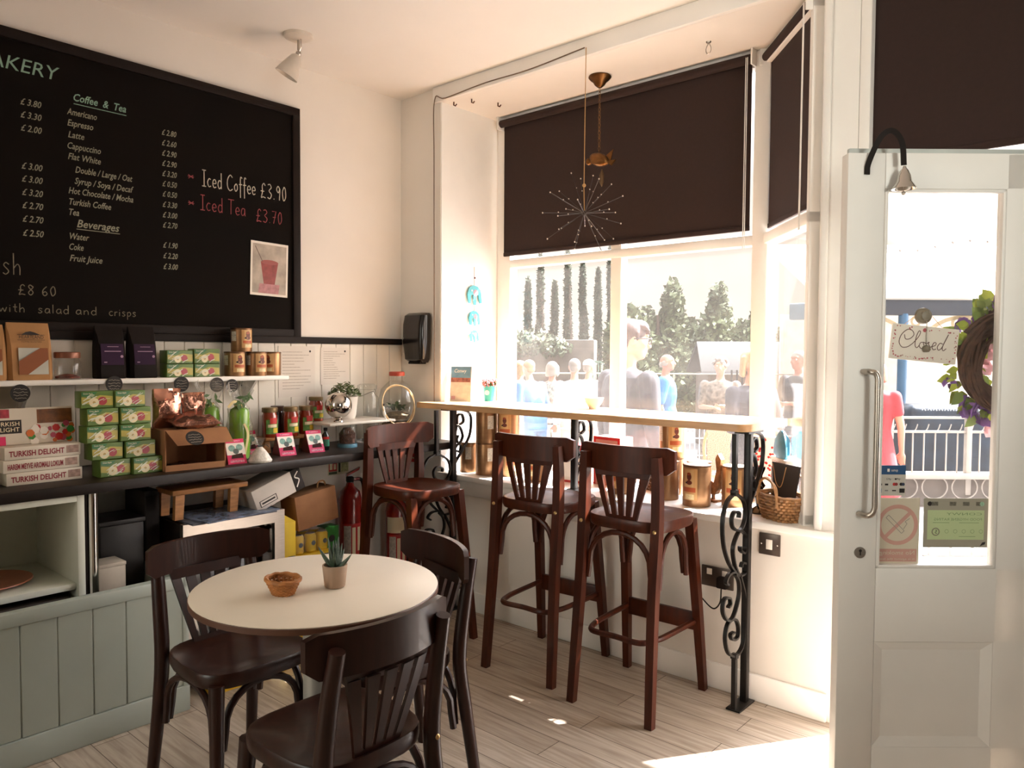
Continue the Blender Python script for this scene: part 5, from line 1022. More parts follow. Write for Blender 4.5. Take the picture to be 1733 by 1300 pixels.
t = thing('ceiling_hook', 'small wire hook screwed into the bay ceiling right of the pendant', 'hook', (-1.645, 3.20, 2.83)); MB().lathe([(.004, 0), (.012, 0), (.010, -.006), (.004, -.008)], STEEL, 14).build('plate', t); MB().tube(crom([(0, 0, -.006), (-.012, 0, -.03), (-.008, 0, -.05), (.008, 0, -.05), (.012, 0, -.03), (.004, 0, -.01)], 5), .002, STEEL, 6).build('hook_wire', t)
for k, (x, y) in enumerate(((-3.11, 3.03), (-3.0, 3.06), (-2.93, 3.20))):
    t = thing('screw_hook', ['brown screw hook in the bay ceiling nearest the left pier', 'small bent screw hook in the bay ceiling between two others', 'small screw hook in the bay ceiling nearest the roller end'][k], 'hook', (x, y, 2.8285)); MB().tube([(0, 0, 0), (0, 0, -.018), (.012, 0, -.024), (.022, 0, -.016)], .004, M('hook_brown', '#5a3a28', .5, metal=.4), 6).build('hook_wire', t)
def ele(s, z, y0, mt):
    o = [(-.5, .0), (-.42, -.42), (-.26, -.42), (-.24, -.02), (-.1, -.0), (-.06, -.48), (.1, -.48), (.12, -.02), (.24, .0), (.34, -.40), (.5, -.36), (.46, .02), (.40, .26), (.2, .42), (-.1, .46), (-.36, .34)]
    return [(a * s, 0, z + b * s) for a, b in o]
t = thing('elephant_mobile', 'string of three turquoise felt elephants hanging on the white window reveal', 'mobile', (-3.150, 3.245, 0), LW)
MB().tube([(0, .0045, 1.93), (0, .0045, 1.40)], .0016, M('twine', '#b58a55'), 5).ball((0, 0, 1.865), .006, M('bead_plum', '#6b3b3a', .4), 8, 6).build('string', t)
for z, s in ((1.765, .122), (1.628, .095), (1.523, .075)):
    e_ = MB().prism(ele(s, z, 0, TQ), (0, .004, 0), TQ).build('elephant', t); m = MB(); m.disc((.006, -.001, z + .1 * s), .16 * s, M('felt_pink', '#b98a94', .8, var=.4, scale=90), 12).disc((-.2 * s, -.0012, z + .2 * s), .05 * s, M('felt_pale', '#b6d3cd', .8), 10); m.build('patch', e_)
# ceiling spotlight
t = thing('ceiling_spotlight', 'white adjustable ceiling spotlight above the blackboard end', 'spotlight', (-3.165, 2.065, HC)); WPL = M('white_lamp_enamel', '#d8ccbe', .35)
MB().lathe([(.01, 0), (.068, 0), (.066, -.012), (.045, -.022), (.01, -.024)], WPL, 30).build('base', t); MB().tube([(.0, 0, -.022), (0.0, 0, -.07)], .006, STEEL, 8).tube([(.02, .0, -.02), (.022, 0, -.06), (0, 0, -.085)], .003, STEEL, 6).ball((0, 0, -.085), .013, STEEL, 12, 8).build('arm', t)
Xs = Matrix.Translation((0.0, 0, -.095)) @ Matrix.Rotation(R(38), 4, Vector((.66, .75, 0))) ; Xs = Matrix.Translation((-.005, 0, -.09)) @ Matrix.Rotation(R(30), 4, Vector((-.66, .75, 0)))
MB().lathe([(.012, .0), (.026, -.012), (.034, -.035), (.05, -.085), (.056, -.11), (.053, -.11), (.045, -.08), (.02, -.03), (.01, -.028)], WPL, 28, X=Xs).build('shade', t); MB().lathe([(.004, -.03), (.028, -.045), (.036, -.07), (.004, -.078)], M('lamp_glass_off', '#cfc6bb', .2), 20, X=Xs).build('bulb', t)
# sockets and switch on the window wall
def plate(name, label, cat, x, z, w_, h): 
    t = thing(name, label, cat, (x, YW, z), 0); MB().box(-w_ / 2, w_ / 2, -.008, -.0005, -h / 2, h / 2, M('antique_plate', '#5c5048', .3, metal=.5), .003).build('plate', t); return t
t = plate('light_switch', 'dark metal switch plate on the wall right of the iron leg', 'switch', -1.228, .655, .088, .088); MB().box(-.013, .013, -.013, -.008, -.02, .02, PAPER, .002).build('rocker', t); MB().ball((-.033, -.008, 0), .004, CHROME, 8, 5).ball((.033, -.008, 0), .004, CHROME, 8, 5).build('screw', t)
t = plate('wall_socket', 'dark metal double socket with a plug, between the stool and the iron leg', 'socket', -1.452, .475, .146, .088); m = MB()
for x in (-.035, .035): m.box(x - .012, x + .012, -.012, -.008, .008, .034, PAPER, .002)
m.build('rocker', t); m = MB(); m.box(.012, .058, -.045, -.008, -.035, .012, BLACK, .006); m.build('plug', t); MB().tube(crom([(.035, -.04, -.035), (.035, -.05, -.09), (.0, -.04, -.125), (-.06, -.02, -.10), (-.10, -.012, -.06), (-.11, -.006, -.10)], 6), .003, BLACK, 6).build('flex', t)
t = plate('wall_socket', 'small metal fastening plate low on the wall behind the left stool', 'plate', -2.205, .305, .022, .05)
# ================================================================ the open door
DO = Vector((-.7586, 2.3636, 0))
door = struct('door_1', MB().box(0, .112, 0, .045, .02, 2.02, WHITE, .004).box(.472, .585, 0, .045, .02, 2.02, WHITE, .004).box(.745, .86, 0, .045, .02, 2.02, WHITE, .004).box(.112, .745, 0, .045, 1.914, 2.02, WHITE, .003).box(.112, .745, 0, .045, .552, .779, WHITE, .003).box(.112, .745, 0, .045, .02, .228, WHITE, .003))
door.location = DO; door.rotation_euler.z = DW
for a, b in ((.112, .472), (.585, .745)):
    MB().box(a, b, .018, .022, .779, 1.914, GLASS).build('glass_pane', door)
    m = MB(); m.box(a, b, .012, .034, .228, .552, WHITE); m.prism([(a, .0005, .228), (a, .0005, .552), (a + .035, .014, .52), (a + .035, .014, .26)], (0, .012, 0), WHITE).prism([(b, .0005, .552), (b, .0005, .228), (b - .035, .014, .26), (b - .035, .014, .52)], (0, .012, 0), WHITE).prism([(a, .0005, .552), (b, .0005, .552), (b - .035, .014, .52), (a + .035, .014, .52)], (0, .012, 0), WHITE).prism([(b, .0005, .228), (a, .0005, .228), (a + .035, .014, .26), (b - .035, .014, .26)], (0, .012, 0), WHITE)
    m.build('lower_panel', door)
    m = MB()
    for q in (a, b - .01): m.box(q, q + .01, -.002, .018, .779, 1.914, WHITE, .003)
    m.box(a, b, -.002, .018, .779, .789, WHITE, .003).box(a, b, -.002, .018, 1.904, 1.914, WHITE, .003); m.build('glazing_bead', door)
MB().box(.022, .86, .046, .062, 2.0, 2.045, M('draught_strip', '#b9bdb8', .4), .003).build('draught_strip', door)
m = MB(); m.tube(crom([(.058, -.002, 1.372), (.066, -.035, 1.372), (.080, -.045, 1.36), (.082, -.046, 1.30), (.082, -.046, 1.02), (.080, -.045, .962), (.066, -.035, .945), (.055, -.002, .945)], 6), .0085, STEEL, 12); m.build('pull_handle', door)
m = MB(); m.lathe([(.003, 0), (.017, 0), (.017, .003), (.003, .0035)], STEEL, 22, X=Matrix.Translation((.062, 0, .826)) @ Matrix.Rotation(PI / 2, 4, 'X')); m.disc((.062, -.0042, .832), .0045, INK, 12).rect(.060, .064, .818, .832, -.0042, INK); m.build('keyhole', door)
def ondoor(x, z, y=0.0): return DO + Vector((math.cos(DW) * x - math.sin(DW) * y, math.sin(DW) * x + math.cos(DW) * y, z))
t = thing('shop_bell', 'silver shop bell on a curved black spring at the top of the door', 'bell', ondoor(.055, 1.96), DW); m = MB()
m.tube(crom([(0, -.003, -.005), (.003, -.006, .03), (.03, -.02, .10), (.06, -.03, .115), (.085, -.035, .08), (.092, -.035, .015)], 6), 0, BLACK, flat=(.003, .016), up=(0, 1, 0)); m.build('spring', t)
MB().lathe([(.004, 0), (.006, -.006), (.011, -.012), (.018, -.028), (.021, -.045), (.033, -.062), (.034, -.066), (.030, -.064), (.019, -.045), (.006, -.02), (.002, -.018)], CHROME, 28, o=(.094, -.035, .012)).build('bell_cup', t); MB().tube([(.094, -.035, -.01), (.093, -.035, -.062)], .002, STEEL, 6).ball((.093, -.035, -.066), .006, STEEL, 10, 6).build('clapper', t)
# sign, hook, stickers, wreath
t = thing('closed_sign', 'white Closed sign with a flowered border hanging askew on the door glass', 'sign', ondoor(.243, 1.508, .006), (0, R(5.5), DW)); SG = M('sign_cream', '#ded3c4', .6, var=.03)
MB().box(-.10, .10, -.010, -.002, -.105, .0, SG, .002).build('board', t)
m = MB(); sc = M('sign_script', '#5d3a34', .6); e = -.0106
def pen(pts, wd=.0022): m.ribbon([(p.x, p.y) for p in crom([Vector((a * .001, b * .001)) for a, b in pts], 7)], wd, sc, o=(0, e, 0))
pen([(-63, -30), (-58, -43), (-45, -41), (-35, -28), (-42, -16), (-56, -15), (-72, -32), (-76, -54), (-66, -68), (-50, -66), (-36, -55)]); pen([(-36, -55), (-22, -36), (-16, -20), (-21, -16), (-27, -34), (-28, -58), (-22, -66), (-15, -58)]); pen([(-4, -48), (-12, -50), (-15, -60), (-8, -67), (-1, -60), (-4, -48), (6, -52)]); pen([(6, -52), (13, -46), (12, -52), (18, -62), (12, -68), (5, -65)]); pen([(18, -60), (32, -54), (34, -47), (28, -46), (23, -58), (28, -67), (36, -64)]); pen([(54, -48), (46, -46), (39, -58), (44, -67), (53, -58), (58, -44), (68, -18)]); pen([(68, -18), (58, -44), (54, -60), (58, -67), (66, -60)])
rd = random.Random(14); vi = M('sign_vine', '#a87a6c', .6); vr = M('sign_rose', '#b4555a', .6)
for k in range(70):
    u = rd.random(); sd = rd.random()
    x, z = ((rd.uniform(-.092, .092), -.010 if sd < .5 else -.095) if u < .65 else ((-.092 if sd < .5 else .092), rd.uniform(-.095, -.01))); m.disc((x + rd.uniform(-.003, .003), e, z + rd.uniform(-.004, .004)), rd.uniform(.0012, .0028), vr if k % 3 else vi, 6)
m.disc((-.004, e, -.012), .006, vr, 10); m.build('lettering', t); MB().tube([(-.07, .004, -.01), (-.005, .004, .055), (.078, .004, -.018)], .0008, KRAFT, 4).build('string', t)
t = thing('suction_hook', 'grey rubber suction hook with a bead chain above the Closed sign', 'hook', ondoor(.242, 1.540, .017), DW); MB().lathe([(.004, 0), (.025, 0), (.023, .009), (.015, .014), (.013, .02), (.004, .022)], M('grey_rubber', '#7a705e', .5), 22, X=Matrix.Rotation(PI / 2, 4, 'X')).build('suction_cup', t)
m = MB()
for k in range(16): m.ball((0, -.024, -.018 - .0046 * k), .0019, STEEL, 6, 5)
m.build('bead_chain', t); MB().lathe([(.002, .01), (.010, .006), (.012, -.004), (.008, -.010), (.002, -.011)], M('grey_rubber', '#7a705e'), 16, o=(0, -.024, -.098)).build('weight', t)
def sticker(name, label, x0, x1, z0, z1, base, y=.0165):
    t = thing(name, label, 'sticker', ondoor((x0 + x1) / 2, z0, y), DW); MB().box(-(x1 - x0) / 2, (x1 - x0) / 2, -.001, 0, 0, z1 - z0, base).build('sheet', t); return t, x1 - x0, z1 - z0
k_ = 2.25 / 1288
zz = lambda py: 1.42 - (py - 602.3) * k_
xx = lambda px: (px - 1436) * k_
t, W, H_ = sticker('payment_sticker', 'card payment sticker with a blue top band on the door glass', xx(1499) + .004, xx(1552), zz(845), zz(792), M('sticker_white', '#cfc8bb', .5)); m = MB(); e = -.0015
m.rect(-W / 2, W / 2, H_ * .7, H_, e, M('sticker_blue', '#1d4f7d', .5)); m.rect(-.012, -.005, H_ * .79, H_ * .89, e * 1.4, PAPER); m.text('sumup', .012, (0, e * 1.4, H_ * .8), PAPER, width=.02); m.text('G Pay', .009, (-.014, e * 1.2, H_ * .52), INK, width=.014); m.text('Pay', .009, (.018, e * 1.2, H_ * .52), INK, width=.01); m.disc((.014, e * 1.2, H_ * .55), .003, INK, 8)
for x, c in ((-.032, INK), (-.013, INK)): m.rect(x - .005, x + .005, H_ * .34, H_ * .40, e, c)
m.disc((.010, e, H_ * .38), .005, RED, 10).disc((.016, e * 1.2, H_ * .38), .005, M('sticker_wine', '#8c2a2a', .5), 10).disc((.031, e, H_ * .38), .005, INK, 10).disc((.037, e * 1.2, H_ * .38), .005, M('sticker_navy', '#2e3550', .5), 10); m.rect(-.038, -.028, H_ * .10, H_ * .24, e, M('sticker_azure', '#3d7da8', .5)).rect(.026, .042, H_ * .10, H_ * .24, e, INK).rect(.004, .016, H_ * .15, H_ * .19, e, INK).rect(-.018, -.008, H_ * .15, H_ * .19, e, M('sticker_grey', '#8f8a84', .5)); m.build('print', t)
t, W, H_ = sticker('no_smoking_sticker', 'no smoking sticker showing its pale back on the door glass', xx(1501) + .002, xx(1578), zz(966), zz(849), M('sticker_back', '#d9cdb6', .6, var=.03)); m = MB(); PR = M('ghost_red', '#d4a293', .6); PB = M('ghost_grey', '#a89d90', .6); cz = H_ * .60
m.ring((0, e, cz), .05, .062, PR, 36); m.ribbon([(-.038, cz - .038), (.038, cz + .038)], .011, PR, o=(0, e * 1.3, 0))
for a, b in (((-.036, .022), (.012, -.026)), ((-.028, .03), (.020, -.018)), ((-.036, .022), (-.028, .03)), ((.012, -.026), (.020, -.018)), ((.018, -.012), (.028, .004)), ((.028, .004), (.022, .010)), ((.022, .010), (.036, .020))): m.ribbon([(a[0], cz + a[1]), (b[0], cz + b[1])], .002, PB, o=(0, e * 1.6, 0))
m.rect(-W * .45, W * .45, H_ * .05, H_ * .24, e, PR); m.text('No smoking', .018, (W * .40, e * 1.4, H_ * .155), M('sticker_back', '#d9cdb6'), u=(-1, 0, 0), width=W * .8); m.text('It is against the law', .009, (W * .40, e * 1.4, H_ * .075), M('sticker_back', '#d9cdb6'), u=(-1, 0, 0), width=W * .8); m.build('print', t)
t, W, H_ = sticker('hygiene_sticker', 'green food hygiene rating sticker seen from behind on the door glass', xx(1585), xx(1697), zz(935), zz(849), M('sticker_grey_border', '#a49d8b', .5, var=.04)); m = MB(); GP = M('sticker_pale_green', '#c0cf9c', .6, var=.05); GT = M('sticker_green_text', '#7f9a6a', .6)
m.rect(-W * .44, W * .44, H_ * .16, H_ * .76, e, GP); m.text('FOOD HYGIENE RATING', .011, (W * .40, e * 1.4, H_ * .55), GT, u=(-1, 0, 0), width=W * .74); m.text('CONWY', .011, (W * .40, e * 1.4, H_ * .66), GT, u=(-1, 0, 0), width=W * .55); m.ring((-W * .31, e * 1.4, H_ * .32), .009, .0125, M('sticker_ring', '#8d8a72', .5), 20); m.text('5', .016, (-W * .31 + .004, e * 1.6, H_ * .285), INK, u=(-1, 0, 0))
for k in range(5): m.ring((-W * .14 + k * .026, e * 1.4, H_ * .33), .005, .006, GT, 14)
for x, z, w_ in ((-.07, .50, .05), (.01, .50, .06), (.01, .22, .05)): m.rect(x, x + w_, H_ * z, H_ * z + .0015, e * 1.4, GT)
m.disc((-W * .41, e, H_ * .89), .007, INK, 12); m.disc((W * .40, e, H_ * .89), .007, M('sticker_mint', '#9fc7a8', .5), 12)
for x in (-.075, -.02, .02, .06): m.rect(x, x + .02, H_ * .85, H_ * .93, e, M('sticker_grey_print', '#6f6a5c', .6, var=.5, scale=300))
m.poly([(W * .38, e, .004), (W * .46, e, .010), (W * .47, e, .018), (W * .42, e, .016)], INK); m.build('print', t)
# wreath on the street side of the glass
t = thing('flower_wreath', 'brown twig wreath with leaves and purple flowers behind the door glass', 'wreath', ondoor(.548, 1.405, .085), DW); m = MB(); TW = M('twig_brown', '#4a2c1c', .8, var=.4, scale=60); rd = random.Random(17)
for k in range(34):
    a0 = rd.uniform(0, 2 * PI); rr = .118 + rd.uniform(-.026, .026); ph_ = rd.uniform(0, 6); m.tube([((rr + .008 * math.sin(3 * u + ph_)) * math.cos(u), rd.uniform(-.004, .004) + .018 * math.cos(2 * u + ph_), (rr + .008 * math.sin(3 * u + ph_)) * math.sin(u) * 1.12) for u in [2 * PI * i / 36 for i in range(36)]], .0066, TW, 5, closed=True)
m.build('twig_ring', t); WL = [M('wreath_leaf_lime', '#a8b53c', .5, var=.3, scale=30), M('wreath_leaf_green', '#7d9440', .5, var=.3, scale=30)]; m = MB()
for k in range(300):
    a = rd.uniform(0, 2 * PI); q = rd.choice((rd.uniform(.06, .10), rd.uniform(.135, .18))); c = Vector((q * math.cos(a), rd.uniform(.0, .035), q * 1.12 * math.sin(a))); d = Vector((math.cos(a + rd.uniform(-.9, .9)), rd.uniform(-.3, .3), math.sin(a + rd.uniform(-.9, .9)))) * rd.uniform(.03, .05); s_ = Vector((-d.z, 0, d.x)) * .36; m.add([c, c + d * .28 + s_ * .9, c + d * .62 + s_ * .8 + Vector((0, .006, 0)), c + d, c + d * .62 - s_ * .8 - Vector((0, .006, 0)), c + d * .28 - s_ * .9], [(0, 1, 2, 3, 4, 5)], WL[k % 2])
m.build('leaves', t, fix=False)
VI = M('petal_violet', '#8a5fa8', .6, var=.3, scale=40); PK = M('petal_pink', '#e0b0b4', .6, var=.2, scale=40)
for k, (a, q, s, mt) in enumerate([(2.2, .14, .03, VI), (1.75, .165, .032, VI), (3.5, .175, .028, VI), (4.25, .155, .06, VI), (4.6, .185, .048, PK), (2.7, .07, .05, PK), (1.9, .085, .034, VI), (3.3, .065, .042, PK), (4.0, .17, .05, VI), (2.5, .165, .034, VI)]):
    m = MB(); c = Vector((q * math.cos(a), .03, q * 1.12 * math.sin(a)))
    for i in range(30):
        u = rd.uniform(0, 2 * PI); f = rd.uniform(.2, .9); d = Vector((math.cos(u) * f, rd.uniform(-.7, .2), math.sin(u) * f)) * s; e2 = Vector((-d.z, .3 * s, d.x)) * .55; m.add([c + d * .2, c + d * .7 + e2, c + d, c + d * .7 - e2], [(0, 1, 2, 3)], mt)
    m.build('flower', t, fix=False)

# ================================================================ the street
G0 = -.25
PAVE = M('pale_paving', '#827e7c', .9, var=.12, scale=1.5)
struct('ground_street', MB().box(-40, 25, 3.62, 60, G0 - .2, G0, PAVE))
def leafy(mb, c, rx, ry, rz, n, size, mat, rd, cone=0.0):
    for k in range(n):
        while True:
            p = Vector((rd.uniform(-1, 1), rd.uniform(-1, 1), rd.uniform(-1, 1)))
            if .35 < p.length < 1: break
        kx = 1 - cone * (p.z + 1) / 2; q = Vector((c[0] + p.x * rx * kx, c[1] + p.y * ry * kx, c[2] + p.z * rz)); d = Vector((rd.uniform(-1, 1), rd.uniform(-1, 1), rd.uniform(-1, 1))).normalized() * size * rd.uniform(.6, 1.2); s_ = d.orthogonal().normalized() * size * .5; mb.add([q - d, q + s_, q + d, q - s_], [(0, 1, 2, 3)], mat)
CYP = M('cypress_green', '#333d28', .8, var=.4, scale=3); HED = M('bush_green', '#454d2a', .8, var=.45, scale=2.5); IVY = M('ivy_green', '#3d452c', .8, var=.4, scale=3); BARK = M('bark', '#5a4a3c', .9)
def tree(label, x, y, h, r, mat, kind, cat, grp, seed):
    rd = random.Random(seed); t = thing('cypress_tree' if kind == 'cone' else 'leafy_bush', label, cat, (x, y, G0), 0, grp)
    m = MB()
    if kind == 'cone':
        for z0, z1, rr in ((.3, h * .45, r), (h * .3, h * .75, r * .72), (h * .6, h, r * .42)): leafy(m, (rd.uniform(-.05, .05), 0, (z0 + z1) / 2), rr, rr, (z1 - z0) / 2, 800, .085, mat, rd, .5)
    else:
        for k in range(7): a = rd.uniform(0, 6.3); leafy(m, (r * .45 * math.cos(a), r * .45 * math.sin(a), h * (.3 + .09 * k) - .1), r * (.75 - .06 * k), r * (.7 - .06 * k), h * .24, 700, .085, mat, rd)
    m.build('foliage', t, fix=False); MB().tube([(0, 0, 0), (.03, .02, h * .4), (0, 0, h * .8)], [.09, .06, .03], BARK, 8).build('trunk', t)
nm = ['leftmost', 'second from the left', 'third from the left', 'fourth from the left', 'fifth from the left', 'sixth from the left', 'seventh, right beside the window mullion']
for k, px in enumerate((893, 915, 937, 962, 985, 1008, 1031)):
    d = 17.0; u = (px - 866.5) / 1288 * d; x = -.6597 * d + .7509 * u; y = .7504 * d + .6604 * u
    tree(f'slim cypress column behind the stone wall, {nm[k]}', x, y, [3.4, 3.9, 3.3, 4.0, 3.8, 3.6, 4.2][k], .145, CYP, 'cone', 'tree', 'cypress columns behind the stone wall', 40 + k)
for k, (px, d, h, r, lab) in enumerate([(1062, 12.9, 2.45, .5, 'leafy bush right behind the man with glasses'), (1112, 15.8, 3.1, .66, 'tall leafy bush above the man in the blue polo shirt'), (1150, 18.2, 2.7, .6, 'lower leafy bush between the two tall ones'), (1192, 16.6, 3.1, .68, 'tall leafy bush left of the wooden hut'), (1262, 19.5, 2.7, .7, 'leafy tree top rising behind the hut roof'), (1345, 15, 2.4, .5, 'leafy bush seen through the angled side pane')]):
    u = (px - 866.5) / 1288 * d; tree(lab, -.6597 * d + .7509 * u, .7504 * d + .6604 * u, h, r, HED, 'bush', 'bush', 'leafy bushes across the street', 60 + k)
def scr(px, d): u = (px - 866.5) / 1288 * d; return Vector((-.6597 * d + .7509 * u, .7504 * d + .6604 * u, G0))
# stone wall with ivy
a, b = scr(840, 15.5), scr(1005, 15.0); dv = (b - a); ln = dv.length; ang = math.atan2(dv.y, dv.x)
t = thing('stone_wall', 'old rubble stone wall with ivy along its top across the street', 'wall', a, ang); MB().box(-1.5, ln, 0, .4, 0, 1.95, stone_mat(), .02).build('masonry', t); m = MB(); rd = random.Random(31)
for k in range(9): leafy(m, (-1.2 + k * ln / 7, -.05, 1.9 + rd.uniform(-.1, .2)), .5, .25, .22, 240, .07, IVY, rd)
m.build('ivy', t, fix=False)
t = thing('doorway', 'dark doorway with a green grille beside the stone wall', 'gate', scr(1018, 14.6), ang); MB().box(-.22, .22, 0, .1, 0, 1.05, M('dark_door', '#3b2b26', .8)).build('door_leaf', t); m = MB()
for k in range(9): m.box(-.22 + .05 * k, -.21 + .05 * k, 0, .02, 1.1, 1.5, M('grille_green', '#56705f', .6))
m.box(-.24, .24, 0, .02, 1.05, 1.1, M('grille_green', '#56705f')); m.box(-.24, .24, 0, .02, 1.5, 1.54, M('grille_green', '#56705f')); m.build('grille', t)
# hut and its dark railings
h0 = scr(1268, 13.2); t = thing('wooden_hut', 'brown wooden hut with a pitched shingle roof beyond the old lady', 'hut', h0, R(38)); HW = M('hut_boards', '#584a3e', .8, var=.3, scale=6, stretch=(10, 10, 1)); MB().box(-.7, .7, 0, 1.2, 0, 1.35, HW, .02).build('boarded_wall', t); MB().prism([(-.85, -.15, 1.33), (.85, -.15, 1.33), (.8, .6, 1.85), (-.8, .6, 1.85)], (0, .02, .06), M('shingle_grey', '#211e1b', .85, var=.3, scale=30)).prism([(-.85, 1.35, 1.33), (-.8, .6, 1.85), (.8, .6, 1.85), (.85, 1.35, 1.33)], (0, .02, .06), M('shingle_grey', '#211e1b')).build('roof', t)
r0 = scr(1238, 11.0); r1 = scr(1292, 11.0); t = thing('railing', 'dark iron bar railing in front of the wooden hut', 'railing', r0, math.atan2((r1 - r0).y, (r1 - r0).x)); L_ = (r1 - r0).length; m = MB()
for k in range(7): m.tube([(L_ * k / 6, 0, 0), (L_ * k / 6, 0, 1.45)], .014, IRON, 6)
m.build('bars', t); MB().box(0, L_, -.012, .012, 1.2, 1.23, IRON).box(0, L_, -.012, .012, .3, .33, IRON).build('rail', t)
r0 = scr(1000, 11.2); r1 = scr(1420, 11.2); ra = math.atan2((r1 - r0).y, (r1 - r0).x); t = thing('handrail', 'thin white handrail running behind the people across the street', 'handrail', r0, ra); L_ = (r1 - r0).length; MB().tube([(-1.6, 0, 1.385), (L_, 0, 1.385)], .010, M('rail_grey', '#8d8478', .5), 8).build('rail', t)
for k in range(4): MB().tube([(L_ * k / 3, 0, 0), (L_ * k / 3, 0, 1.38)], .012, M('rail_grey', '#8d8478'), 8).build('post', t)
r0 = scr(1145, 8.8); t = thing('mesh_fence', 'low white wire fence panel behind the bar, right of the blue polo man', 'fence', r0, ra); m = MB()
for k in range(10): m.tube([(k * .055, 0, 0), (k * .055, 0, .93)], .006, WHITE, 5)
for z in (.3, .5, .7, .92): m.tube([(0, 0, z), (.5, 0, z)], .006, WHITE, 5)
m.build('wire_panel', t)
t = thing('street_post', 'dark blue-grey street post seen in the angled pane', 'post', scr(1371, 9.2)); MB().tube([(0, 0, 0), (0, 0, 2.25)], .035, M('post_bluegrey', '#5d6c74', .5), 12).build('post_shaft', t); MB().box(-.26, .12, -.05, .05, 2.1, 2.3, M('post_bluegrey', '#5d6c74'), .02).build('head_box', t); MB().box(-.08, .06, -.06, .06, 1.3, 1.5, M('post_box', '#4a4a4c', .6), .01).build('control_box', t)
# bar-height street table and a bent-back chair outside the glass
t = thing('cafe_chair', 'wicker-backed cafe chair standing outside behind the bar', 'chair', scr(1230, 7.6), R(10)); m = MB(); m.tube(crom([(-.2, 0, .45), (-.22, .02, .8), (-.1, .03, 1.0), (.1, .03, 1.0), (.22, .02, .8), (.2, 0, .45)], 6), .018, KRAFT, 8); m.box(-.19, .19, .0, .02, .5, .96, M('woven_cane', '#a88a6c', .7, var=.4, scale=90), .005); m.build('back', t); MB().box(-.22, .22, -.42, .02, .42, .46, KRAFT, .01).build('seat', t)
for x in (-.2, .2):
    for y in (-.4, 0): MB().tube([(x, y, 0), (x, y, .43)], .016, KRAFT, 8).build('leg', t)
# shelter, post, stall, white railings seen through the door
D = 10.0; s0, s1 = scr(1440, D), scr(1800, D); sa = math.atan2((s1 - s0).y, (s1 - s0).x); SL_ = (s1 - s0).length; t = thing('pavilion', 'white pavilion roof with a dark eave and cream fretwork arches across the street', 'pavilion', s0, sa); PB_ = M('pavilion_blue', '#274b63', .5, var=.15); CRM = M('fretwork_cream', '#8f7d5c', .6)
MB().box(-.4, SL_ + 1, -.05, .05, 2.2, 2.40, M('eave_dark', '#23272d', .6), .01).build('eave', t); MB().prism([(-.5, -.08, 2.42), (SL_ + 1, -.08, 2.42), (SL_ + 1, 2.0, 3.35), (-.5, 2.0, 3.35)], (0, 0, .05), M('pavilion_roof', '#e6ded2', .7)).build('roof', t)
m = MB()
for c in (.1, 1.35, 2.6):
    m.ribbon([(c + .62 * math.cos(u) + .1, 1.62 + .56 * math.sin(u)) for u in [PI * i / 16 for i in range(17)]], .05, CRM, o=(0, -.02, 0)); m.ring((c + .02, -.02, 2.1), .05, .09, CRM); m.ring((c + .72, -.02, 2.12), .04, .07, CRM)
m.build('fretwork', t)
xp = (1526 - 1440) / 1288 * D
for x in (xp, xp + 2.1): MB().tube([(x, 0, 0), (x, 0, .55), (x, 0, .6), (x, 0, 2.22)], [.10, .10, .062, .062], PB_, 14).build('post', t)
MB().box(-.3, SL_ + 1, 1.8, 1.85, 0, 2.3, M('pavilion_backboard', '#e0d6c8', .7)).build('back_boards', t)
s0 = scr(1541, 9.4); t = thing('covered_stall', 'dark blue glossy covered stall behind the white railings', 'stall', s0, sa); NV = M('navy_cover', '#16222e', .5, var=.6, scale=6, bump=.8); MB().box(0, 1.75, 0, .45, 0, 1.06, NV, .09, None, 4).build('cover', t); m = MB(); rd = random.Random(5)
for k in range(14): x = .15 + k * .07; m.ribbon([(x, 1.0 - .001 * k), (x + .02, 1.03), (x + .045, .995)], .012, M('stall_lettering', '#c9cfd0', .5), o=(0, -.004, 0))
m.build('scribbled_lettering', t)
s0 = scr(1500, 8.4); s1 = scr(1745, 8.4); t = thing('white_railing', 'white railing with scrolled hoops on a low wall outside the door', 'railing', s0, sa); RL = (s1 - s0).length; RW = M('railing_white', '#8f877c', .5)
zr = lambda py: 1.42 - (py - 602.5) / 1288 * 8.4 - G0
m = MB(); m.box(0, RL, -.012, .012, zr(709), zr(705), RW).box(0, RL, -.012, .012, zr(733), zr(729), RW); m.build('rail', t); xpost = (1641 - 1500) / 1288 * 8.4
for x in (xpost, xpost + 1.6, xpost - 1.6): MB().box(x - .03, x + .03, -.03, .03, zr(838), zr(705), RW, .004).build('post', t)
for k in range(13): x = .06 + k * .124; MB().tube([(x, 0, zr(803)), (x, 0, zr(731))], .008, RW, 6).build('baluster', t)
for k in range(13):
    x = .06 + k * .124; MB().tube(crom([(x, 0, zr(731)), (x + .03, 0, zr(727)), (x + .05, 0, zr(718))], 5), .006, RW, 5).build('scroll', t)
MB().box(-.3, RL + .3, -.1, .12, zr(810), zr(801), RW, .01).build('coping', t); MB().box(-.3, RL + .3, -.02, .1, 0, zr(810), M('low_wall_grey', '#5d554d', .8, var=.2, scale=8)).build('low_wall', t)
for k in range(5):
    c = .2 + k * .33; m = MB(); m.tube([(c + .14 * math.cos(u), -.06, zr(824) + .13 * math.sin(u)) for u in [2 * PI * i / 24 for i in range(24)]], .008, RW, 5, closed=True); m.build('hoop', t)
s0 = scr(1570, 6.3); t = thing('white_railing', 'short white bars rising in front of the low wall, below the hygiene sticker', 'railing', s0, sa)
for k in range(5): MB().tube([(.05 + k * .18, 0, 0), (.05 + k * .18, 0, .12)], .012, M('bar_grey', '#9a9088', .6), 6).build('baluster', t)
MB().box(0, .85, -.015, .015, -.0, .012, RW).build('rail', t)
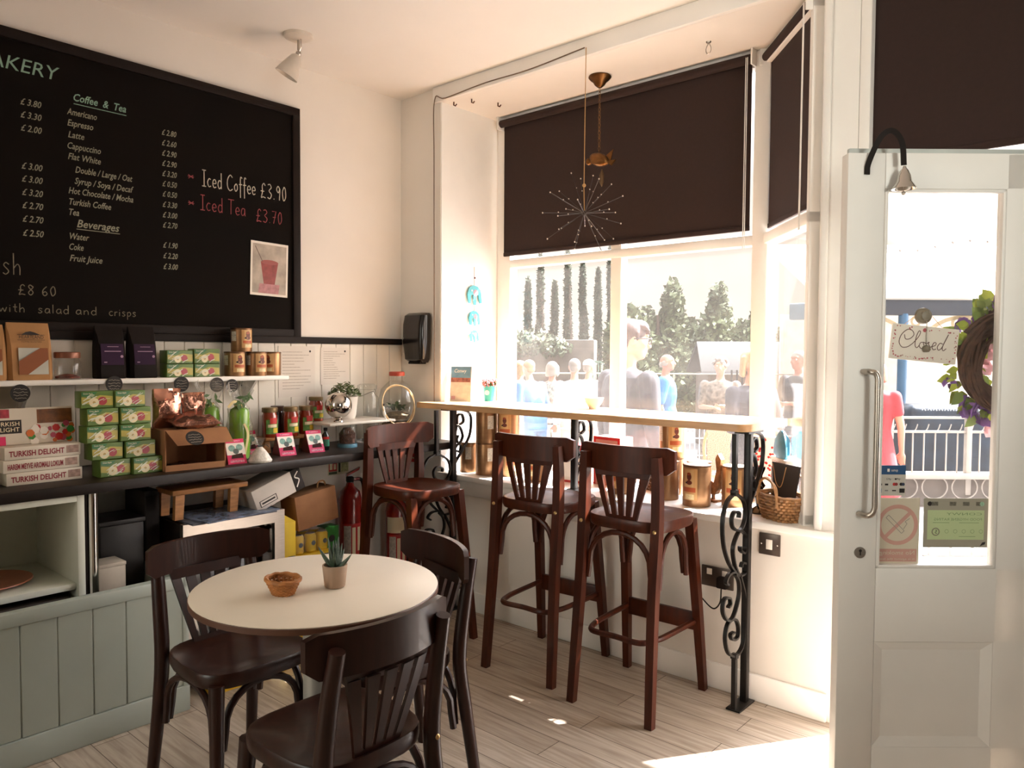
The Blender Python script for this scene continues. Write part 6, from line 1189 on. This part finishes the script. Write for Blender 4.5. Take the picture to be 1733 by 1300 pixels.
# parcel of wire with lights in front of the pavilion roof
s0 = scr(1430, 8.8); w_ = MB(); pts = [(x, 0, 2.86 + .10 * x + .03 * math.sin(6 * x)) for x in [i * .1 for i in range(22)]]; w_.tube(pts, .005, M('wire_grey', '#8d8379', .6), 4)
for p in pts[6::2]: w_.ball((p[0], 0, p[2] - .03), .016, M('wire_grey', '#8d8379'), 6, 5)
tag(w_.build('festoon_wire', None, s0, sa), 'festoon wire with small bulbs strung before the pavilion roof', 'wire')
# ================================================================ the people outside
def skinned(mb, name, parent, vox, smooth=6):
    """fuse closed overlapping shapes into one continuous surface"""
    me = mb.mesh('tmp'); ob = bpy.data.objects.new('tmp', me); COL.objects.link(ob)
    rm = ob.modifiers.new('r', 'REMESH'); rm.mode = 'VOXEL'; rm.voxel_size = vox; rm.use_smooth_shade = True
    sm = ob.modifiers.new('s', 'SMOOTH'); sm.factor = .5; sm.iterations = smooth
    dg = bpy.context.evaluated_depsgraph_get(); dg.update()
    res = bpy.data.meshes.new_from_object(ob.evaluated_get(dg)); res.name = name
    bpy.data.objects.remove(ob); bpy.data.meshes.remove(me)
    res.materials.clear()
    for mt in mb.mats[:1]: res.materials.append(mt)
    res.polygons.foreach_set('material_index', [0] * len(res.polygons)); res.polygons.foreach_set('use_smooth', [True] * len(res.polygons))
    o = bpy.data.objects.new(name, res); COL.objects.link(o); o.parent = parent
    return o
def cap(mb, a, b, ra, rb, mat, seg=12):
    """tapered limb with rounded ends"""
    a, b = Vector(a), Vector(b); d = (b - a).normalized(); pts = []; rr = []
    for k in range(4): t = k / 4 * PI / 2; pts.append(a - d * ra * math.cos(t)); rr.append(max(ra * math.sin(t), .0012))
    pts.append(a); rr.append(ra); pts.append(b); rr.append(rb)
    for k in range(1, 5): t = k / 4 * PI / 2; pts.append(b + d * rb * math.sin(t)); rr.append(max(rb * math.cos(t), .0012))
    mb.tube(pts, rr, mat, seg)
def loft(mb, secs, mat, n=20):
    rg = []
    for (cx, cy, z), rx, ry in secs: rg.append([Vector((cx + rx * math.cos(u), cy + ry * math.sin(u), z)) for u in [2 * PI * i / n for i in range(n)]])
    mb.rings(rg, mat)
def hand(mb, w, d, side, mat, r=.0085):
    """palm, four fingers of unequal length, side-set thumb; w wrist, d pointing direction"""
    w, d = Vector(w), Vector(d).normalized(); sx = d.orthogonal().normalized(); ref = Vector((1, 0, 0)) if abs(d.x) < .8 else Vector((0, 1, 0)); sx = (ref - d * ref.dot(d)).normalized(); nn = d.cross(sx)
    cap(mb, w, w + d * .05, .022, .026, mat); cap(mb, w + d * .05 - sx * .018, w + d * .075 - sx * .02, .02, .018, mat); cap(mb, w + d * .05 + sx * .018, w + d * .075 + sx * .018, .02, .018, mat)
    for k, (o, l) in enumerate(((-.030, .062), (-.010, .074), (.010, .070), (.029, .055))):
        b0 = w + d * .085 + sx * o; k1 = b0 + d * l * .5 + nn * side * .006; cap(mb, b0, k1, r * 1.05, r, mat, 8); cap(mb, k1, k1 + d * l * .38 + nn * side * .022, r, r * .8, mat, 8)
    b0 = w + d * .035 - sx * .03; k1 = b0 + d * .03 - sx * .028; cap(mb, b0, k1, .012, .011, mat, 8); cap(mb, k1, k1 + d * .03 - sx * .006, .011, .009, mat, 8)
SKIN = M('skin_fair', '#a8735a', .55, var=.08); SKIN2 = M('skin_tanned', '#8f5c46', .55, var=.08)
def person(label, loc, face, h, skin, top, bottom, hair, hairstyle, arms, sleeves=.5, dress=False, build=1.0, lean=0.0, vox=.011, glasses=False, cap_mat=None, jacket=None, headturn=0.0, headtilt=0.0):
    """face: heading in radians of local +Y; arms: ((elbow),(wrist)) for left and right"""
    k = h / 1.75; t = thing('person', label, 'person', loc, face - PI / 2)
    B = build; b = MB(); ly = lambda z: lean * max(0, z - .95)
    tors = [((0, 0, .86), .155 * B, .105 * B), ((0, 0, .95), .168 * B, .115 * B), ((0, .005 + ly(1.08), 1.08), .145 * B, .105 * B), ((0, .01 + ly(1.22), 1.22), .165 * B, .118 * B), ((0, .005 + ly(1.34), 1.34), .18 * B, .112 * B), ((0, ly(1.42), 1.42), .165 * B, .085), ((0, ly(1.47), 1.47), .07, .06)]
    loft(b, tors, skin); hy = ly(1.6); cap(b, (0, ly(1.42) - .01, 1.42), (0, hy + .005, 1.54), .056, .052, skin)
    # head: cranium, jaw, chin, nose, brow, lips, ears (its own little frame, turned on the neck)
    HM = Matrix.Translation((0, hy + .01, 1.52)) @ Matrix.Rotation(headturn, 4, 'Z') @ Matrix.Rotation(headtilt, 4, 'X') @ Matrix.Translation((0, 0, -1.52))
    hd = MB(); hd.ball((0, .005, 1.655), (.076, .094, .096), skin, 22, 16); hd.ball((0, .03, 1.60), (.062, .068, .075), skin, 18, 12); hd.ball((0, .072, 1.562), (.03, .026, .026), skin, 12, 8); cap(hd, (0, .096, 1.66), (0, .118, 1.622), .010, .014, skin, 10); hd.ball((0, .112, 1.618), (.018, .012, .010), skin, 10, 8); hd.ball((0, .084, 1.685), (.058, .018, .014), skin, 14, 8); hd.ball((0, .098, 1.592), (.026, .010, .006), skin, 12, 6); hd.ball((0, .094, 1.581), (.022, .010, .006), skin, 12, 6)
    for s in (-1, 1): hd.ball((s * .078, -.004, 1.645), (.011, .022, .034), skin, 10, 8); hd.ball((s * .045, .066, 1.625), (.024, .02, .02), skin, 10, 8)
    hd.xf(HM); b.v, b.f, b.mi = b.v + hd.v, b.f + [tuple(i + len(b.v) for i in f) for f in hd.f], b.mi + hd.mi
    shl = 0.0
    cl = MB()
    for s, (el, wr_) in zip((-1, 1), arms):
        sh_ = Vector((s * .185 * B, ly(1.4), 1.40)); el = Vector(el); wr_ = Vector(wr_)
        cap(b, sh_, el, .048, .038, skin); cap(b, el, wr_, .038, .027, skin); hand(b, wr_, wr_ - el, s, skin)
        if sleeves > 0:
            if sleeves <= .55: cap(cl, sh_, sh_ + (el - sh_) * (sleeves * 1.7), .064 * B, .056, top)
            else: cap(cl, sh_, el, .064 * B, .052, top); cap(cl, el, el + (wr_ - el) * .92, .052, .04, top)
    for s in (-1, 1):
        cap(b, (s * .09 * B, 0, .88), (s * .095, .02, .48), .083 * B, .056, skin); cap(b, (s * .095, .02, .48), (s * .10, -.01, .08), .055, .036, skin); cap(b, (s * .10, -.03, .045), (s * .11, .12, .03), .036, .03, skin)
    for mb in (b, ): mb.xf(Matrix.Scale(k, 4))
    skinned(b, 'body', t, vox, 5)
    # clothes
    g = .016
    if dress: loft(cl, [((0, .0, .42), .27 * B, .22 * B), ((0, 0, .7), .23 * B, .18 * B)] + [(c, rx + g, ry + g) for c, rx, ry in tors[1:6]] + [((0, ly(1.46), 1.465), .085, .075)], top)
    else: loft(cl, [((0, 0, .80), .19 * B, .135 * B)] + [(c, rx + g, ry + g) for c, rx, ry in tors[0:6]] + [((0, ly(1.46), 1.465), .088, .076)], top)
    cl.xf(Matrix.Scale(k, 4)); skinned(cl, 'dress' if dress else ('jacket' if jacket else 'shirt'), t, vox, 4)
    if not dress:
        tr = MB(); loft(tr, [((0, 0, .78), .17 * B, .125 * B), ((0, 0, .90), .178 * B, .125 * B), ((0, 0, .98), .172 * B, .12 * B)], bottom)
        for s in (-1, 1): cap(tr, (s * .09 * B, 0, .86), (s * .095, .02, .48), .097 * B, .072, bottom); cap(tr, (s * .095, .02, .48), (s * .10, -.01, .10), .072, .062, bottom)
        tr.xf(Matrix.Scale(k, 4)); skinned(tr, 'trousers', t, vox, 4)
    sh = MB()
    for s in (-1, 1): cap(sh, (s * .10, -.04, .046), (s * .112, .13, .04), .046, .040, INK)
    sh.xf(Matrix.Scale(k, 4)); skinned(sh, 'shoes', t, vox, 3)
    # hair
    hr = MB(); rd = random.Random(int(h * 1000))
    if hairstyle == 'short':
        hr.ball((0, -.012, 1.685), (.083, .094, .082), hair, 20, 14); hr.ball((0, -.05, 1.635), (.07, .05, .06), hair, 16, 10)
    elif hairstyle == 'quiff':
        hr.ball((0, -.014, 1.692), (.088, .102, .088), hair, 22, 16); hr.ball((0, -.055, 1.635), (.074, .05, .066), hair, 16, 10); hr.ball((0, .035, 1.728), (.074, .064, .05), hair, 18, 12)
        for i in range(14): x = -.062 + .124 * i / 13; cap(hr, (x, .058, 1.735 + rd.uniform(-.006, .006)), (x * 1.05 + rd.uniform(-.008, .012), .098 - 4 * x * x, 1.704 + rd.uniform(-.008, .012)), .020, .008, hair, 8)
        for s in (-1, 1): cap(hr, (s * .078, .012, 1.69), (s * .08, .012, 1.65), .014, .008, hair, 8)
    elif hairstyle == 'bob':
        hr.ball((0, -.014, 1.685), (.092, .10, .088), hair, 20, 14)
        for i in range(26): a = PI * (.02 + .96 * i / 25) + PI; cap(hr, (.084 * math.cos(a), .088 * math.sin(a) * .95 + .012, 1.69), (.098 * math.cos(a), .095 * math.sin(a) + .01, 1.56 + rd.uniform(-.012, .02)), .024, .020, hair, 8)
    elif hairstyle == 'curls':
        for i in range(60):
            a, e = rd.uniform(0, 2 * PI), rd.uniform(-.25, 1.4); p = Vector((.09 * math.cos(e) * math.cos(a), -.012 + .10 * math.cos(e) * math.sin(a), 1.675 + .09 * math.sin(e)))
            if p.y > .06 and p.z < 1.70: continue
            hr.ball(p, .026, hair, 8, 6)
    elif hairstyle == 'fringe':
        for s in (-1, 1): hr.ball((s * .072, -.02, 1.635), (.014, .05, .04), hair, 10, 8)
        hr.ball((0, -.068, 1.62), (.066, .028, .04), hair, 14, 8)
    if hr.v: hr.xf(HM); hr.xf(Matrix.Scale(k, 4)); skinned(hr, 'hair', t, .007 if vox < .011 else .010, 2)
    ey = MB(); iris = INK
    for s in (-1, 1): ey.ball((s * .032, .083, 1.66), .011, PAPER, 10, 8); ey.ball((s * .032, .0915, 1.66), .005, iris, 8, 6)
    ey.xf(HM); ey.xf(Matrix.Scale(k, 4)); ey.build('eyes', t)
    if glasses:
        gl = MB()
        for s in (-1, 1):
            gl.tube([(s * .034 + .026 * math.cos(u), .108, 1.655 + .02 * math.sin(u)) for u in [2 * PI * i / 18 for i in range(18)]], .0036, INK, 6, closed=True); gl.tube([(s * .06, .107, 1.665), (s * .083, .06, 1.665), (s * .087, -.01, 1.655)], .004, INK, 6)
        gl.tube([(-.01, .109, 1.66), (.01, .109, 1.66)], .0025, INK, 6); gl.xf(HM); gl.xf(Matrix.Scale(k, 4)); gl.build('spectacles', t)
    if cap_mat:
        cm = MB(); cm.ball((0, -.006, 1.70), (.088, .102, .072), cap_mat, 18, 12); cm.ball((0, .10, 1.70), (.06, .07, .008), cap_mat, 14, 6); cm.xf(HM); cm.xf(Matrix.Scale(k, 4)); skinned(cm, 'sun_hat', t, .009, 2)
    return t
def down(s, f=.03): return ((s * .245, -.02 + f, 1.10), (s * .25, .06 + f, .86))
both = (down(-1), down(1))
folded = (((-.24, .06, 1.12), (-.07, .22, 1.14)), ((.24, .06, 1.12), (.07, .24, 1.12)))
HB = M('hair_dark_brown', '#3a241c', .5, var=.3, scale=40); HG = M('hair_grey_white', '#70685e', .6, var=.2, scale=40); HBL = M('hair_blonde', '#7d6038', .5, var=.25, scale=40); HRD = M('hair_auburn', '#8a4a34', .5, var=.3, scale=40)
def cloth(n, c, v=.1, s=9, st=(1, 1, 1)): return M(n, c, .85, var=v, scale=s, stretch=st)
JKT = cloth('jacket_charcoal', '#242126', .25, 5, (6, 6, .8))
RIGHT = DW            # heading: to the right in the picture
AWAY = DW + PI / 2
TOWARD = DW - PI / 2
person('young man with dark quiff and glasses in a charcoal checked jacket close outside the window', scr(1062, 4.95), RIGHT + R(28), 1.87, SKIN, JKT, cloth('trousers_dark', '#26252e'), HB, 'quiff', both, .9, vox=.008, glasses=True, jacket=True, headturn=R(-22), headtilt=R(-6), build=1.08)
person('blonde woman in a dark patterned top facing the shop, beside the window corner post', scr(1272, 6.2), TOWARD + R(20), 1.70, SKIN, cloth('top_dark_pattern', '#2e292d', .5, 30), cloth('trousers_black', '#302c30'), HBL, 'bob', folded, .9, vox=.009)
person('bald man in a bright blue polo shirt walking right across the street', scr(1126, 9.5), RIGHT + R(-14), 1.67, SKIN2, cloth('polo_blue', '#17618f', .15), cloth('trousers_grey', '#55555c'), HG, 'fringe', (down(-1, .10), down(1, -.03)), .5, vox=.012, build=1.08)
person('old lady with white curly hair in a flowered dress holding her hands together', scr(1219, 9.3), TOWARD + R(-20), 1.62, SKIN, cloth('dress_flowered', '#6e6255', .6, 22), cloth('trousers_black', '#302c30'), HG, 'curls', folded, .5, True, vox=.012, build=1.08)
person('man in a grey t-shirt seen through the angled side pane', scr(1352, 8.9), RIGHT + PI + R(30), 1.71, SKIN2, cloth('tshirt_grey', '#353230', .1), cloth('trousers_navy', '#262b36'), HG, 'short', folded, .5, vox=.012, build=1.1)
person('white-haired person in a cream jacket with their back to the shop', scr(972, 9.5), AWAY, 1.60, SKIN, cloth('jacket_cream', '#ddd0bd', .05), cloth('trousers_beige', '#b5a48f'), HG, 'short', both, .9, vox=.012, build=1.05)
person('person in a pale sun hat and white top half hidden behind the cream jacket', scr(996, 10.3), AWAY + R(-50), 1.58, SKIN, cloth('top_white', '#e6ddd0', .04), cloth('trousers_beige', '#b5a48f'), HG, 'short', both, .9, vox=.012, cap_mat=cloth('hat_pale', '#d8cbb8'))
person('grey-blonde woman in a blue fleece leaning left, in jeans', scr(907, 9.5), RIGHT + PI + R(-55), 1.58, SKIN, cloth('fleece_blue', '#2d5f92', .12), cloth('jeans_pale_blue', '#47688a', .15), HBL, 'short', folded, .9, vox=.012, lean=.25)
person('blonde woman in a white top at the left edge of the window view', scr(880, 10.4), RIGHT + R(20), 1.56, SKIN, cloth('top_white', '#e6ddd0'), cloth('trousers_beige', '#b5a48f'), HBL, 'bob', both, .9, vox=.012)
person('woman in a white blouse with dark flowers beside the blue fleece', scr(933, 10.3), AWAY + R(-25), 1.55, SKIN, cloth('blouse_flowered', '#8f857a', .7, 26), cloth('trousers_white', '#dcd3c6'), HG, 'bob', both, .9, vox=.012, lean=.05)
person('auburn-haired woman in a long coral pink dress seen through the door glass', scr(1480, 7.0), RIGHT + R(60), 1.62, SKIN, cloth('dress_coral', '#8a2c30', .2), cloth('trousers_black', '#302c30'), HRD, 'bob', both, .3, True, vox=.012)
